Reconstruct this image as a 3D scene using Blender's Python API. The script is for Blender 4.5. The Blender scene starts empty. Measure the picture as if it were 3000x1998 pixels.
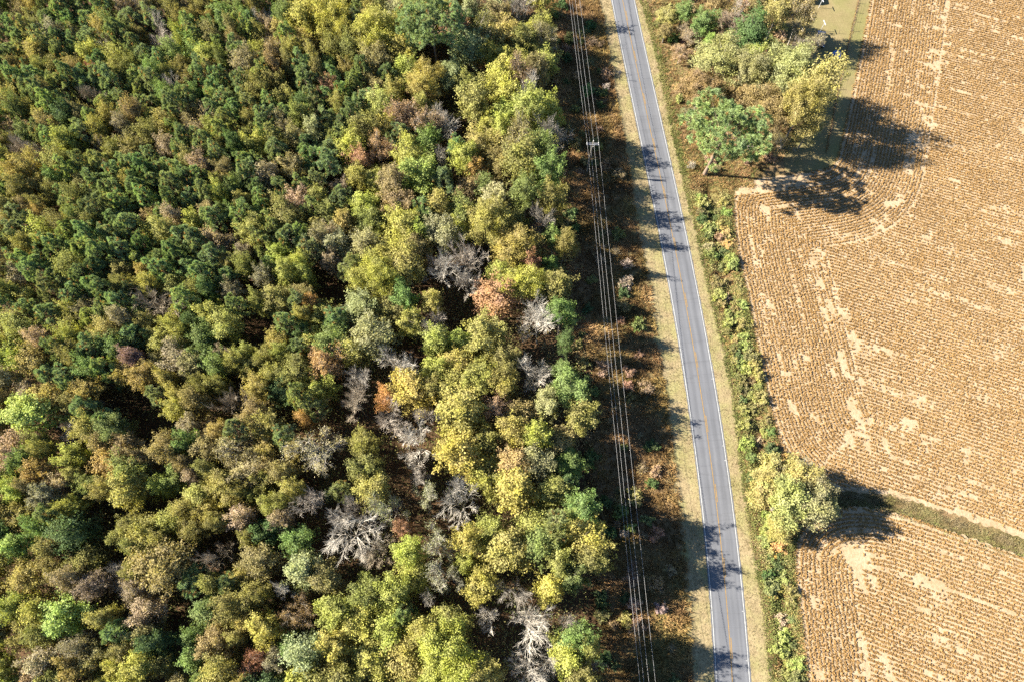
import bpy, math, random
import numpy as np
from mathutils import Vector

R = math.radians
rng = np.random.default_rng(11)
random.seed(5)
scene = bpy.context.scene
col = scene.collection

# ------------------------------------------------------------------ camera, sky, sun, exposure
CAM_H, CAM_PITCH, FOCAL = 118.6, R(68.0), 24.0
cam = bpy.data.cameras.new('camera')
cam.lens = FOCAL; cam.sensor_width = 36.0; cam.sensor_fit = 'HORIZONTAL'
cam.clip_start = 1.0; cam.clip_end = 6000.0
cam_o = bpy.data.objects.new('camera', cam); col.objects.link(cam_o)
cam_o.location = (0, 0, CAM_H); cam_o.rotation_euler = (R(90) - CAM_PITCH, 0, 0)
scene.camera = cam_o

SUN_ELEV = R(33.0)
SUN_AZ = R(173.0)                       # direction towards the sun, measured from +X
sun_dir = Vector((math.cos(SUN_AZ) * math.cos(SUN_ELEV), math.sin(SUN_AZ) * math.cos(SUN_ELEV), math.sin(SUN_ELEV)))
w = bpy.data.worlds.new('World'); scene.world = w; w.use_nodes = True
nt = w.node_tree; nt.nodes.clear()
sky = nt.nodes.new('ShaderNodeTexSky'); sky.sky_type = 'NISHITA'; sky.sun_disc = False
sky.sun_elevation = SUN_ELEV; sky.sun_rotation = R(90) - SUN_AZ
sky.air_density = 1.0; sky.dust_density = 0.0; sky.ozone_density = 4.0; sky.altitude = 120.0
bg = nt.nodes.new('ShaderNodeBackground'); bg.inputs['Strength'].default_value = 0.05
wo = nt.nodes.new('ShaderNodeOutputWorld')
nt.links.new(sky.outputs[0], bg.inputs[0]); nt.links.new(bg.outputs[0], wo.inputs[0])
sl = bpy.data.lights.new('sun', 'SUN'); sl.energy = 5.0; sl.angle = R(0.5); sl.color = (1.0, 0.93, 0.80)
so = bpy.data.objects.new('sun', sl); col.objects.link(so)
so.rotation_euler = sun_dir.to_track_quat('Z', 'Y').to_euler(); so.location = (-60, 10, 90)
scene.view_settings.view_transform = 'Standard'; scene.view_settings.look = 'None'
scene.view_settings.exposure = 2.65; scene.view_settings.gamma = 1.0
scene.render.engine = 'CYCLES'
cy = scene.cycles
cy.max_bounces = 5; cy.diffuse_bounces = 3; cy.glossy_bounces = 2; cy.transmission_bounces = 3; cy.transparent_max_bounces = 4
cy.use_denoising = False

# ------------------------------------------------------------------ surveyed layout, metres (x east of camera, y ahead of it)
ROAD_POLY = [4.0454,-12.6234,3.0849,34.8661]
VERGE_L = [(19.12,140.85),(20.03,134.25),(21.3,126.18),(22.38,104.72),(23.9,93.15),(24.49,80.07),(25.21,72.23),(26.56,59.25),(26.87,47.16),(27.6,44.37),(28.0,30.07),(28.41,19.87),(28.66,13.72),(28.49,1.85),(27.95,-9.28),(27.82,-13.28)]
VERGE_R = [(29.78,140.85),(30.13,134.25),(30.82,130.6),(32.55,118.3),(33.44,106.7),(34.18,97.26),(35.03,89.73),(36.07,78.26),(37.01,71.67),(37.67,63.05),(38.45,55.53),(39.25,48.33),(40.18,36.52),(39.93,27.98),(39.98,18.54),(40.35,9.04),(40.72,1.85),(40.47,-9.28),(40.32,-13.28)]
WOOD_EDGE = [(7.36,143.09),(8.01,134.25),(8.6,123.69),(9.1,94.92),(10.21,69.87),(11.51,47.85),(12.96,28.34),(14.23,16.53),(13.84,-9.42),(13.86,-14.21)]
UPPER_EDGE = [(88.84,147.65),(84.01,134.25),(79.98,122.46),(76.39,111.88),(72.11,99.71),(68.17,88.77),(65.85,86.54),(61.8,85.69),(54.52,84.5),(49.48,83.82),(46.83,82.4),(45.21,79.49),(44.65,76.63),(44.27,69.56),(44.66,61.77),(45.25,55.53),(45.4,48.33),(45.66,45.52),(46.12,36.52),(46.92,30.5),(48.42,25.61),(51.18,22.33)]
UPPER_SOUTH = [(54.18,20.86),(57.55,19.99),(64.5,19.52),(75.41,16.14),(85.89,12.16),(96.0,7.96)]
LOWER_EDGE = [(95.04,4.93),(85.09,9.31),(78.35,11.77),(71.49,14.28),(63.96,16.88),(58.27,17.56),(53.47,16.76),(49.96,14.84),(48.05,12.6),(46.97,10.4),(46.31,5.4),(46.26,-1.62),(45.79,-9.28),(45.49,-13.75)]
LAWN = [(65.77,145.36),(87.14,145.36),(84.29,134.25),(80.26,122.46),(76.7,111.88),(72.48,99.71),(68.63,88.95),(67.01,87.05),(62.59,86.2),(56.83,85.69),(57.09,92.26),(63.6,101.28),(66.35,113.64),(65.65,123.69)]
DITCH_F = [(52.64,18.71),(58.49,18.71),(65.57,17.62),(71.92,15.12),(77.24,12.83),(85.23,10.02),(94.29,6.09)]
FENCE = [(82.89,138.63),(81.27,133.93),(79.58,129.22),(77.01,122.15),(74.39,114.62),(71.95,107.84),(69.89,101.74),(68.58,97.62),(67.3,94.03),(66.23,90.77)]
PATCH = [(88.46,126.28,1.2),(97.1,125.55,1.2),(104.68,132.42,1.2),(95.96,118.3,1.2),(92.51,114.62,1.2),(90.55,108.32,1.2),(88.94,103.5,1.2),(90.69,97.89,1.2),(86.68,105.75,1.2),(100.28,124.72,1.2),(57.7,74.94,1.2),(51.54,76.31,1.2),(59.82,59.77,1.2),(59.64,53.31,1.2),(58.91,65.09,1.2),(63.63,52.39,1.2),(64.38,48.12,1.2),(60.5,56.04,1.2),(49.13,55.75,1.2),(61.14,42.29,1.2),(58.78,42.09,1.2),(61.1,44.17,1.2),(61.46,34.59,1.2),(62.04,33.45,1.2),(54.33,32.38,1.2),(59.79,29.21,1.2),(62.63,27.98,1.2),(50.43,35.23,1.2),(65.88,27.98,1.2),(70.73,32.0,1.2),(55.98,9.58,2.0),(58.22,9.42,1.8),(56.42,7.96,1.6),(67.79,5.56,2.0),(57.31,4.66,1.3),(59.21,4.66,1.2),(55.48,-3.17,1.2),(55.54,-4.51,1.1),(55.65,-7.84,1.7),(58.89,-7.98,1.4),(66.62,1.13,1.0),(48.91,1.85,1.0),(47.98,-7.98,1.2)]
TREES = [(-16.2,110.5,20.0,6.9,'P','pine_big'),(-44.5,118.4,15.0,4.2,'B','yellowgreen'),(-37.3,116.6,16.0,4.5,'B','yellow'),(-28.6,113.6,17.0,5.3,'B','yellowgreen'),(-33.6,110.4,13.0,2.9,'B','olive'),(-18.1,101.1,14.0,4.3,'B','gold'),(-2.6,99.1,14.0,3.5,'B','yellow'),(-7.9,96.2,14.0,3.9,'B','yelloliv'),(4.3,98.3,12.0,2.2,'N','pale'),(-6.4,115.6,13.0,4.0,'S','olive'),(3.8,116.9,10.0,2.6,'B','yellowgreen'),(2.3,122.0,12.0,2.7,'N','grey'),(-2.2,120.0,13.0,2.9,'B','brownolive'),(-21.5,93.2,14.0,4.1,'S','rust'),(-16.9,92.1,13.0,2.9,'S','pinkrust'),(-13.6,92.5,10.0,2.9,'N','pale'),(-25.0,85.3,13.0,2.7,'S','pinkrust'),(-29.9,90.4,13.0,3.1,'B','olive'),(-26.6,96.2,13.0,2.8,'B','lime'),(2.0,86.7,16.0,4.1,'S','brownolive'),(2.0,79.4,17.0,3.7,'B','olive'),(5.9,82.8,16.0,2.4,'B','green'),(-9.4,82.6,13.0,3.1,'B','yellowgreen'),(-6.8,80.6,11.0,2.4,'B','orange'),(-13.9,83.5,10.0,1.3,'N','pale'),(-17.8,78.2,15.0,4.2,'B','brightgreen'),(-36.9,92.1,12.0,2.4,'P','pine'),(-39.2,89.5,12.0,2.7,'B','greygreen'),(-38.9,82.5,12.0,3.0,'P','pine'),(-39.7,111.7,9.0,1.2,'B','darkred'),(-46.4,115.0,9.0,1.3,'B','rust'),(-38.5,101.0,11.0,1.9,'B','rust'),(-13.7,71.7,13.0,3.0,'B','yelloliv'),(-4.4,67.4,16.0,4.7,'B','yelloliv'),(2.5,73.0,17.0,2.8,'B','green'),(-21.3,71.8,14.0,3.5,'B','brownolive'),(-20.5,66.8,14.0,3.5,'B','yellowgreen'),(-24.9,56.3,15.0,4.4,'B','yellowgreen'),(-19.0,59.0,14.0,3.4,'B','yelloliv'),(-12.5,58.5,14.0,3.4,'N','pale'),(-8.0,60.4,13.0,2.9,'N','pinkgrey'),(-8.6,56.2,11.0,2.2,'N','grey'),(0.9,62.6,14.0,4.7,'B','yelloliv'),(1.9,55.9,13.0,4.4,'B','yellow'),(3.4,59.8,12.0,1.9,'B','rust'),(5.3,69.6,12.0,2.0,'N','grey'),(7.7,65.7,10.0,2.2,'B','green'),(-4.2,45.4,14.0,4.0,'B','yelloliv'),(4.7,47.3,13.0,3.1,'N','pale'),(-18.7,52.9,13.0,2.5,'B','green'),(-14.1,52.3,12.0,2.6,'B','yelloliv'),(-17.9,48.1,13.0,2.7,'B','yellowgreen'),(-13.2,44.6,13.0,3.1,'B','yelloliv'),(-24.2,45.4,14.0,3.7,'B','greygreen'),(-38.0,57.4,12.0,1.6,'B','yellow'),(-35.5,51.9,11.0,1.6,'B','orange'),(-36.9,46.0,12.0,1.9,'B','darkgreen'),(-33.1,40.1,14.0,3.5,'S','orangerust'),(-25.9,38.0,13.0,2.2,'N','pale'),(-19.0,39.7,14.0,2.8,'N','pale'),(-16.8,35.8,13.0,4.0,'B','gold'),(-21.3,34.3,12.0,2.0,'B','orange'),(-25.9,33.3,13.0,2.9,'N','tan'),(-30.6,25.5,15.0,3.6,'L','silver'),(-20.3,30.1,13.0,2.6,'N','pinkgrey'),(-14.2,30.7,13.0,1.9,'N','pinkgrey'),(-15.7,25.7,14.0,3.1,'N','pale'),(-8.7,31.3,15.0,4.2,'B','gold'),(-8.6,24.7,14.0,4.0,'B','gold'),(-2.1,32.7,13.0,3.2,'S','pinkrust'),(4.2,37.6,13.0,2.7,'N','pale'),(-1.2,40.4,13.0,2.9,'B','olive'),(5.7,33.0,13.5,2.6,'B','greygreen'),(-35.6,25.0,12.0,1.7,'B','orangebrown'),(-34.6,30.5,11.0,1.4,'B','orange'),(-15.4,21.0,11.0,1.8,'N','grey'),(-8.3,16.4,14.0,3.3,'N','pale'),(-13.5,17.5,12.0,2.0,'L','silver'),(-18.8,15.6,13.0,2.2,'L','silver'),(-24.0,15.1,13.0,2.2,'N','pinkgrey'),(-31.7,16.7,13.0,2.0,'N','pinkgrey'),(0.7,18.1,15.0,4.0,'B','yellow'),(0.4,23.0,13.0,2.8,'B','orangebrown'),(6.5,17.9,13.0,3.0,'B','olive'),(-23.5,22.0,13.0,3.0,'B','olive'),(-21.8,18.7,13.0,3.0,'B','yelloliv'),(-24.2,11.6,15.0,3.9,'N','pale'),(-20.8,9.6,12.0,2.4,'N','tan'),(-16.9,13.3,12.0,1.7,'B','rust'),(-15.7,9.6,13.0,2.4,'B','yellow'),(-11.1,10.1,13.0,2.3,'L','silver'),(-6.4,11.1,14.0,2.5,'B','yellow'),(-6.6,8.1,12.0,2.1,'B','yellowgreen'),(-1.0,9.1,14.0,3.9,'B','yelloliv'),(4.7,10.0,14.0,3.1,'B','green'),(-9.4,5.7,12.0,2.3,'L','greytwig'),(0.4,3.4,12.0,2.2,'N','grey'),(2.1,-1.2,14.0,2.9,'N','pale'),(-12.5,2.4,11.0,1.1,'N','pale'),(-3.8,-0.7,12.0,1.8,'N','pale'),(2.8,-7.0,14.0,2.8,'N','pale'),(-9.3,-5.3,16.0,4.9,'B','yellowgreen'),(-3.9,-7.0,14.0,2.7,'B','yelloliv'),(-13.0,-2.0,14.0,2.5,'B','yelloliv'),(-32.4,0.9,12.0,2.6,'S','rustbrown'),(-35.2,3.7,12.0,1.4,'N','pale'),(-26.2,-3.8,13.0,2.8,'B','yellow'),(-17.6,3.3,13.0,2.7,'B','yellowgreen'),(-22.7,4.2,13.0,2.6,'B','olive'),(-28.4,5.1,13.0,2.5,'B','brownolive'),(-30.8,-4.6,14.0,3.0,'B','greygreen'),(11.0,11.6,16.0,3.4,'B','yellowgreen'),(11.1,15.0,16.0,2.6,'B','green'),(11.8,7.9,16.0,2.6,'B','olive'),(9.7,5.6,15.0,2.4,'B','green'),(7.2,8.0,15.0,2.3,'B','yelloliv'),(9.7,-8.0,16.0,2.4,'B','olive'),(7.0,77.0,18.0,2.9,'B','green'),(7.8,72.0,17.5,2.7,'B','olive'),(8.1,39.2,13.0,2.0,'B','green'),(9.8,-3.3,16.5,2.5,'B','green'),(11.5,-4.2,16.0,2.0,'B','olive'),(8.6,48.6,14.5,2.4,'B','green'),(9.4,63.2,13.5,2.2,'B','olive'),(9.2,44.5,12.0,1.8,'B','darkgreen'),(10.1,15.7,14.0,2.3,'B','green'),(6.1,4.1,14.0,2.4,'B','yellow'),(9.0,-1.4,11.0,1.9,'N','pinkgrey'),(7.9,-5.3,16.0,2.7,'B','yellow'),(5.3,-5.7,13.0,1.7,'N','pale'),(11.5,-6.5,9.0,1.6,'N','dark'),(-79.9,30.7,14.0,3.7,'B','lime'),(-66.8,0.1,14.0,3.3,'B','lime'),(-81.7,40.4,13.0,3.2,'B','gold2'),(-72.1,35.1,12.0,2.6,'B','gold2'),(-62.9,38.2,12.0,2.3,'B','gold2'),(-61.3,73.6,11.0,2.3,'P','pine'),(-53.1,49.7,12.0,2.4,'B','yellow'),(-66.5,45.7,12.0,3.0,'P','pine'),(-65.8,29.0,13.0,2.5,'B','green'),(-53.6,30.0,11.0,2.3,'B','greybrown'),(-45.1,24.3,14.0,3.6,'S','rosebrown'),(-42.4,21.3,12.0,2.5,'B','rosebrown'),(-76.0,21.3,12.0,2.5,'B','gold2'),(-69.0,12.1,13.0,3.2,'B','darkgreen'),(-76.3,10.2,12.0,2.4,'B','lime'),(-52.8,7.1,14.0,3.9,'B','brownolive'),(-45.4,9.2,12.0,2.1,'N','tan'),(-36.8,-1.5,13.0,2.8,'B','yellow'),(-38.0,-6.2,12.0,2.2,'S','redrust'),(-44.1,-3.4,13.0,2.8,'B','brownolive'),(-54.4,-7.0,13.0,2.7,'B','yellow'),(-42.9,15.3,13.0,2.9,'B','rosebrown'),(-46.7,33.5,11.0,2.3,'N','tan'),(-50.1,42.2,11.0,1.8,'B','purple'),(-87.3,106.0,10.0,1.6,'B','redrust'),(-109.2,119.6,11.0,2.2,'N','purple'),(-74.6,114.0,12.0,2.9,'N','pinkgrey'),(-100.2,112.1,12.0,2.9,'B','yellow'),(-89.6,113.0,12.0,2.9,'P','pine'),(-82.1,118.8,12.0,2.9,'P','pine')]
RIGHT_TREES = [(43.5,107.4,13.0,6.4,'B','greyoliv'),(39.6,101.7,11.0,4.6,'B','brownolive'),(49.3,104.3,14.0,4.5,'B','greyoliv'),(50.2,108.8,14.0,2.2,'B','lime'),(55.7,103.1,17.0,5.3,'B','greyoliv2'),(60.2,97.5,20.0,4.1,'B','yelloliv2'),(56.8,91.8,20.0,4.4,'B','yelloliv2'),(51.5,94.1,14.0,4.8,'B','brownolive'),(60.5,91.8,11.0,2.4,'B','greyoliv'),(55.1,89.5,6.0,3.0,'S','brownolive'),(64.6,116.6,8.0,3.2,'S','greybrown'),(61.8,115.1,8.0,1.7,'N','pinkgrey'),(51.6,115.9,12.0,4.0,'B','darkgreen'),(57.3,120.4,13.0,3.1,'B','yelloliv2'),(62.6,120.2,15.0,3.8,'S','brownolive'),(42.7,121.1,9.0,2.8,'B','green'),(47.8,120.5,9.0,2.8,'S','greybrown'),(43.8,117.4,6.0,1.8,'B','brightgreen'),(49.5,123.9,10.0,2.4,'N','pinkgrey'),(39.8,120.5,5.0,2.8,'S','rosebrown'),(35.2,125.2,6.0,2.5,'B','yelloliv2'),(34.2,121.0,5.0,2.0,'B','brownolive'),(37.1,114.9,5.0,2.4,'S','rosebrown'),(38.5,125.6,7.0,2.3,'B','green'),(46.0,127.6,9.0,2.7,'B','brownolive'),(54.7,125.5,11.0,3.0,'B','brownolive'),(46.9,101.2,9.0,2.8,'B','brownolive'),(37.5,98.9,4.0,1.8,'S','brownolive'),(40.0,85.2,18.5,8.4,'Q','pine_big'),(41.9,19.4,8.0,3.0,'B','paleyell'),(44.5,17.1,11.0,3.6,'B','paleyell'),(47.9,16.5,10.5,3.4,'B','greyyell'),(47.2,21.2,10.0,3.2,'B','yelloliv2'),(43.6,22.9,8.0,2.7,'B','paleyell'),(50.4,19.4,10.0,3.0,'S','greyyell'),(51.5,17.1,7.5,2.6,'B','greyoliv2'),(44.2,13.2,5.5,2.4,'B','yelloliv2'),(50.0,22.3,7.0,2.4,'L','greytwig')]
GAPS = [(-8.93,52.0,5),(-33.16,54.85,4.5),(-45.29,47.57,4.5),(-65.58,34.66,4),(-59.76,29.18,4),(-11.43,97.86,4),(-7.3,106.05,4),(-55.2,17.08,3.5),(-65.3,14.34,3.5),(-50.62,0.84,4),(-62.92,8.47,3.5),(-37.72,30.98,3),(-35.02,8.47,3)]
POLE = (15.48,85.52)
SIGN = (23.65,110.26)
CLOTHES = [(70.8,124.62),(71.52,131.67)]
TARP = (73.07,117.1)
STAKE = (74.87,123.69)
HOUSE = [(66.57,132.1),(70.72,132.1)]
CAR = [(69.51,118.81),(70.72,124.1)]
PILE = (37.2,91.39)

# ------------------------------------------------------------------ helpers
def tag(o, label=None, cat=None, group=None, kind=None):
    if label: o['label'] = label
    if cat: o['category'] = cat
    if group: o['group'] = group
    if kind: o['kind'] = kind
    return o

def link(name, data, parent=None, mat=None):
    o = bpy.data.objects.new(name, data); col.objects.link(o)
    if parent is not None: o.parent = parent
    if mat is not None and data is not None and not data.materials: data.materials.append(mat)
    return o

def mesh_np(name, verts, faces, mat=None, var=None, smooth=False, attr='var', uv=None):
    """verts (N,3); faces (M,3) or (M,4); var: one float per vertex"""
    me = bpy.data.meshes.new(name)
    v = np.asarray(verts, np.float32); f = np.asarray(faces, np.int32)
    n = f.shape[1]
    me.vertices.add(len(v)); me.vertices.foreach_set('co', v.ravel())
    me.loops.add(f.size); me.loops.foreach_set('vertex_index', f.ravel())
    me.polygons.add(len(f))
    me.polygons.foreach_set('loop_start', np.arange(0, f.size, n, dtype=np.int32))
    me.polygons.foreach_set('use_smooth', np.full(len(f), smooth, bool))
    if var is not None:
        a = me.attributes.new(attr, 'FLOAT', 'POINT'); a.data.foreach_set('value', np.asarray(var, np.float32))
    me.update(calc_edges=True)
    if uv is not None:
        l = me.uv_layers.new(name='UVMap'); l.data.foreach_set('uv', np.asarray(uv, np.float32)[f.ravel()].ravel())
    if mat: me.materials.append(mat)
    return me

def unit(a):
    return a / np.maximum(np.linalg.norm(a, axis=-1, keepdims=True), 1e-9)

def frames(d):
    ref = np.where(np.abs(d[:, 2:3]) < 0.9, np.array([[0, 0, 1.0]]), np.array([[1.0, 0, 0]]))
    a = unit(np.cross(d, ref)); b = np.cross(d, a)
    return a, b

def leaves(cen, nrm, size, aspect=0.7):
    """kite-shaped leaf sprays: quads"""
    n = len(cen)
    nrm = unit(nrm); a, b = frames(nrm)
    t = rng.random(n)[:, None] * 2 * math.pi
    u = a * np.cos(t) + b * np.sin(t); v = np.cross(nrm, u)
    s = size[:, None]
    p0 = cen - u * s * .5; p2 = cen + u * s * .5
    off = nrm * s * rng.uniform(-.12, .12, (n, 1))
    p1 = cen + v * s * .5 * aspect + u * s * .08 + off; p3 = cen - v * s * .5 * aspect + u * s * .08 + off
    V = np.stack([p0, p1, p2, p3], 1).reshape(-1, 3)
    Fc = np.arange(n * 4).reshape(n, 4)
    return V, Fc

def blades(base, d, length, width):
    """narrow triangles (needles, grass blades)"""
    n = len(base)
    d = unit(d); a, b = frames(d)
    t = rng.random(n)[:, None] * 2 * math.pi
    u = (a * np.cos(t) + b * np.sin(t)) * width[:, None] * .5
    V = np.stack([base - u, base + u, base + d * length[:, None]], 1).reshape(-1, 3)
    return V, np.arange(n * 3).reshape(n, 3)

def tubes(P0, P1, r0, r1, sides=4):
    P0 = np.asarray(P0, float); P1 = np.asarray(P1, float); r0 = np.asarray(r0, float); r1 = np.asarray(r1, float)
    n = len(P0); d = unit(P1 - P0); a, b = frames(d)
    ang = np.arange(sides) * 2 * math.pi / sides
    ring = a[:, None, :] * np.cos(ang)[None, :, None] + b[:, None, :] * np.sin(ang)[None, :, None]
    V = np.concatenate([P0[:, None] + ring * r0[:, None, None], P1[:, None] + ring * r1[:, None, None]], 1).reshape(-1, 3)
    base = np.arange(n)[:, None] * 2 * sides; i = np.arange(sides)[None]; j = (i + 1) % sides
    Fc = np.stack([base + i, base + j, base + sides + j, base + sides + i], -1).reshape(-1, 4)
    return V, Fc

def resample(poly, step):
    p = np.asarray(poly, float); d = np.r_[0, np.cumsum(np.linalg.norm(np.diff(p, axis=0), axis=1))]
    s = np.arange(0, d[-1], step)
    return np.stack([np.interp(s, d, p[:, 0]), np.interp(s, d, p[:, 1])], 1)

def smooth_line(poly, it=3):
    p = np.asarray(poly, float)
    for _ in range(it):
        q = p[:-1] * .75 + p[1:] * .25; r = p[:-1] * .25 + p[1:] * .75
        m = np.empty((2 * len(q), 2)); m[0::2] = q; m[1::2] = r
        p = np.vstack([p[:1], m, p[-1:]])
    return p

def inside(pts, poly):
    x, y = pts[:, 0], pts[:, 1]; P = np.asarray(poly); res = np.zeros(len(pts), bool)
    j = len(P) - 1
    for i in range(len(P)):
        xi, yi = P[i]; xj, yj = P[j]
        c = ((yi > y) != (yj > y)) & (x < (xj - xi) * (y - yi) / (yj - yi + 1e-12) + xi)
        res ^= c; j = i
    return res

def dist_line(pts, poly):
    P = np.asarray(poly); best = np.full(len(pts), 1e9)
    for a, b in zip(P[:-1], P[1:]):
        ab = b - a; t = np.clip(((pts - a) @ ab) / (ab @ ab + 1e-12), 0, 1)
        best = np.minimum(best, np.linalg.norm(pts - (a + t[:, None] * ab), axis=1))
    return best

def xat(line, y):
    p = np.asarray(line); o = np.argsort(p[:, 1]); return np.interp(y, p[o, 1], p[o, 0])

def vnoise(p, scale, seed=0):
    """cheap smooth value noise on 2-D points, 0..1"""
    q = np.asarray(p)[:, :2] / scale; i = np.floor(q).astype(np.int64); f = q - i; f = f * f * (3 - 2 * f)
    def h(a, b):
        n = (a * 374761393 + b * 668265263 + seed * 1442695) & 0xffffffff
        n = ((n ^ (n >> 13)) * 1274126177) & 0xffffffff
        return ((n ^ (n >> 16)) & 0xffff) / 65535.0
    a = h(i[:, 0], i[:, 1]); b = h(i[:, 0] + 1, i[:, 1]); c = h(i[:, 0], i[:, 1] + 1); d = h(i[:, 0] + 1, i[:, 1] + 1)
    return (a * (1 - f[:, 0]) + b * f[:, 0]) * (1 - f[:, 1]) + (c * (1 - f[:, 0]) + d * f[:, 0]) * f[:, 1]

def to_image(X, Y, Z):
    """where a point falls in the picture, 0..1: used only to word the labels"""
    d = Y * math.cos(CAM_PITCH) + (CAM_H - Z) * math.sin(CAM_PITCH); dn = -Y * math.sin(CAM_PITCH) + (CAM_H - Z) * math.cos(CAM_PITCH)
    k = FOCAL / 36.0
    return .5 + k * X / d, .5 + k * dn / d * 1.5015

# ------------------------------------------------------------------ materials
def new_mat(name, rough=.9, spec=.1):
    m = bpy.data.materials.new(name); m.use_nodes = True
    b = m.node_tree.nodes['Principled BSDF']; b.inputs['Roughness'].default_value = rough
    b.inputs['Specular IOR Level'].default_value = spec
    return m, m.node_tree, b

def N(t, kind, **kw):
    n = t.nodes.new(kind)
    for k, v in kw.items(): setattr(n, k, v)
    return n

def ramp(t, src, stops):
    r = N(t, 'ShaderNodeValToRGB'); e = r.color_ramp.elements
    e[0].position, e[0].color = stops[0][0], (*stops[0][1], 1)
    e[1].position, e[1].color = stops[-1][0], (*stops[-1][1], 1)
    for p, c in stops[1:-1]:
        x = e.new(p); x.color = (*c, 1)
    t.links.new(src, r.inputs[0]); return r.outputs[0]

def noise(t, vec, scale, detail=4, rough=.6):
    n = N(t, 'ShaderNodeTexNoise'); n.inputs['Scale'].default_value = scale; n.inputs['Detail'].default_value = detail
    n.inputs['Roughness'].default_value = rough
    if vec is not None: t.links.new(vec, n.inputs['Vector'])
    return n.outputs[0]

def mixc(t, f, a, b, mode='MIX'):
    m = N(t, 'ShaderNodeMix', data_type='RGBA', blend_type=mode)
    for s, v in ((m.inputs[0], f), (m.inputs[6], a), (m.inputs[7], b)):
        if hasattr(v, 'is_linked'): t.links.new(v, s)
        elif isinstance(v, tuple): s.default_value = (*v, 1)
        else: s.default_value = v
    return m.outputs[2]

def math_n(t, op, a, b=None, c=None):
    m = N(t, 'ShaderNodeMath', operation=op)
    for s, v in zip(m.inputs, (a, b, c)):
        if v is None: continue
        if hasattr(v, 'is_linked'): t.links.new(v, s)
        else: s.default_value = v
    return m.outputs[0]

def flat_mat(name, c, rough=.8, spec=.2, metal=0, nscale=6, var=.25):
    m, t, b = new_mat(name, rough, spec); b.inputs['Metallic'].default_value = metal
    tc = N(t, 'ShaderNodeTexCoord').outputs['Object']
    k = noise(t, tc, nscale)
    lo = tuple(x * (1 - var) for x in c); hi = tuple(min(1, x * (1 + var)) for x in c)
    t.links.new(ramp(t, k, [(.3, lo), (.7, hi)]), b.inputs['Base Color'])
    return m

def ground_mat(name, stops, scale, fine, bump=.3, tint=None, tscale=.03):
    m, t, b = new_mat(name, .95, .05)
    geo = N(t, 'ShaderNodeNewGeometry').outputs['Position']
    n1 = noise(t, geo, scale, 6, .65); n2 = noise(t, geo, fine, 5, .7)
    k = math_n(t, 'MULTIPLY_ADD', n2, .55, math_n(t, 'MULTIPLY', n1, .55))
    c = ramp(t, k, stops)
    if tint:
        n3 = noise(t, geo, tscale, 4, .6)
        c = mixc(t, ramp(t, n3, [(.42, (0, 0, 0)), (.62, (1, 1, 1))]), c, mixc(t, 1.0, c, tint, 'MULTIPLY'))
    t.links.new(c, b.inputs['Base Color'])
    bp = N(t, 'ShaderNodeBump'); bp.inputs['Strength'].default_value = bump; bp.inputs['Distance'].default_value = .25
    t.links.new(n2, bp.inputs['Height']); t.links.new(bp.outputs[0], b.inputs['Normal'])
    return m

def leaf_mat(name, second=None, second_at=.80, transl=.36, valvar=.8, gloss=.0, clump=.45, hue=.022, warm=(1.05, 1.04, .82)):
    """colour of the object, varied by clump and by leaf"""
    m = bpy.data.materials.new(name); m.use_nodes = True; t = m.node_tree; t.nodes.clear()
    oi = N(t, 'ShaderNodeObjectInfo'); tc = N(t, 'ShaderNodeTexCoord').outputs['Object']
    va = N(t, 'ShaderNodeAttribute', attribute_name='var').outputs['Fac']
    nz = noise(t, tc, clump, 3, .6)
    h = N(t, 'ShaderNodeHueSaturation')
    t.links.new(math_n(t, 'MULTIPLY_ADD', nz, hue * 2, .5 - hue), h.inputs['Hue'])
    t.links.new(math_n(t, 'MULTIPLY_ADD', nz, .5, .62), h.inputs['Saturation'])
    t.links.new(math_n(t, 'MULTIPLY_ADD', va, valvar, 1 - valvar * .5), h.inputs['Value'])
    t.links.new(oi.outputs['Color'], h.inputs['Color'])
    c = h.outputs[0]
    n2 = noise(t, tc, .28, 3, .6)
    c = mixc(t, ramp(t, n2, [(.42, (0, 0, 0)), (.62, (1, 1, 1))]), c, mixc(t, 1.0, c, warm, 'MULTIPLY'))
    if second:
        f = math_n(t, 'GREATER_THAN', va, second_at)
        c = mixc(t, f, c, second)
    df = N(t, 'ShaderNodeBsdfDiffuse'); tr = N(t, 'ShaderNodeBsdfTranslucent'); mx = N(t, 'ShaderNodeMixShader')
    t.links.new(c, df.inputs[0]); t.links.new(mixc(t, 1.0, c, (1.15, 1.1, .55), 'MULTIPLY'), tr.inputs[0])
    mx.inputs[0].default_value = transl
    t.links.new(df.outputs[0], mx.inputs[1]); t.links.new(tr.outputs[0], mx.inputs[2])
    out = N(t, 'ShaderNodeOutputMaterial'); last = mx.outputs[0]
    if gloss:
        gl = N(t, 'ShaderNodeBsdfGlossy'); gl.inputs['Roughness'].default_value = .45
        m2 = N(t, 'ShaderNodeMixShader'); m2.inputs[0].default_value = gloss
        t.links.new(last, m2.inputs[1]); t.links.new(gl.outputs[0], m2.inputs[2]); last = m2.outputs[0]
    t.links.new(last, out.inputs[0])
    return m

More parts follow.
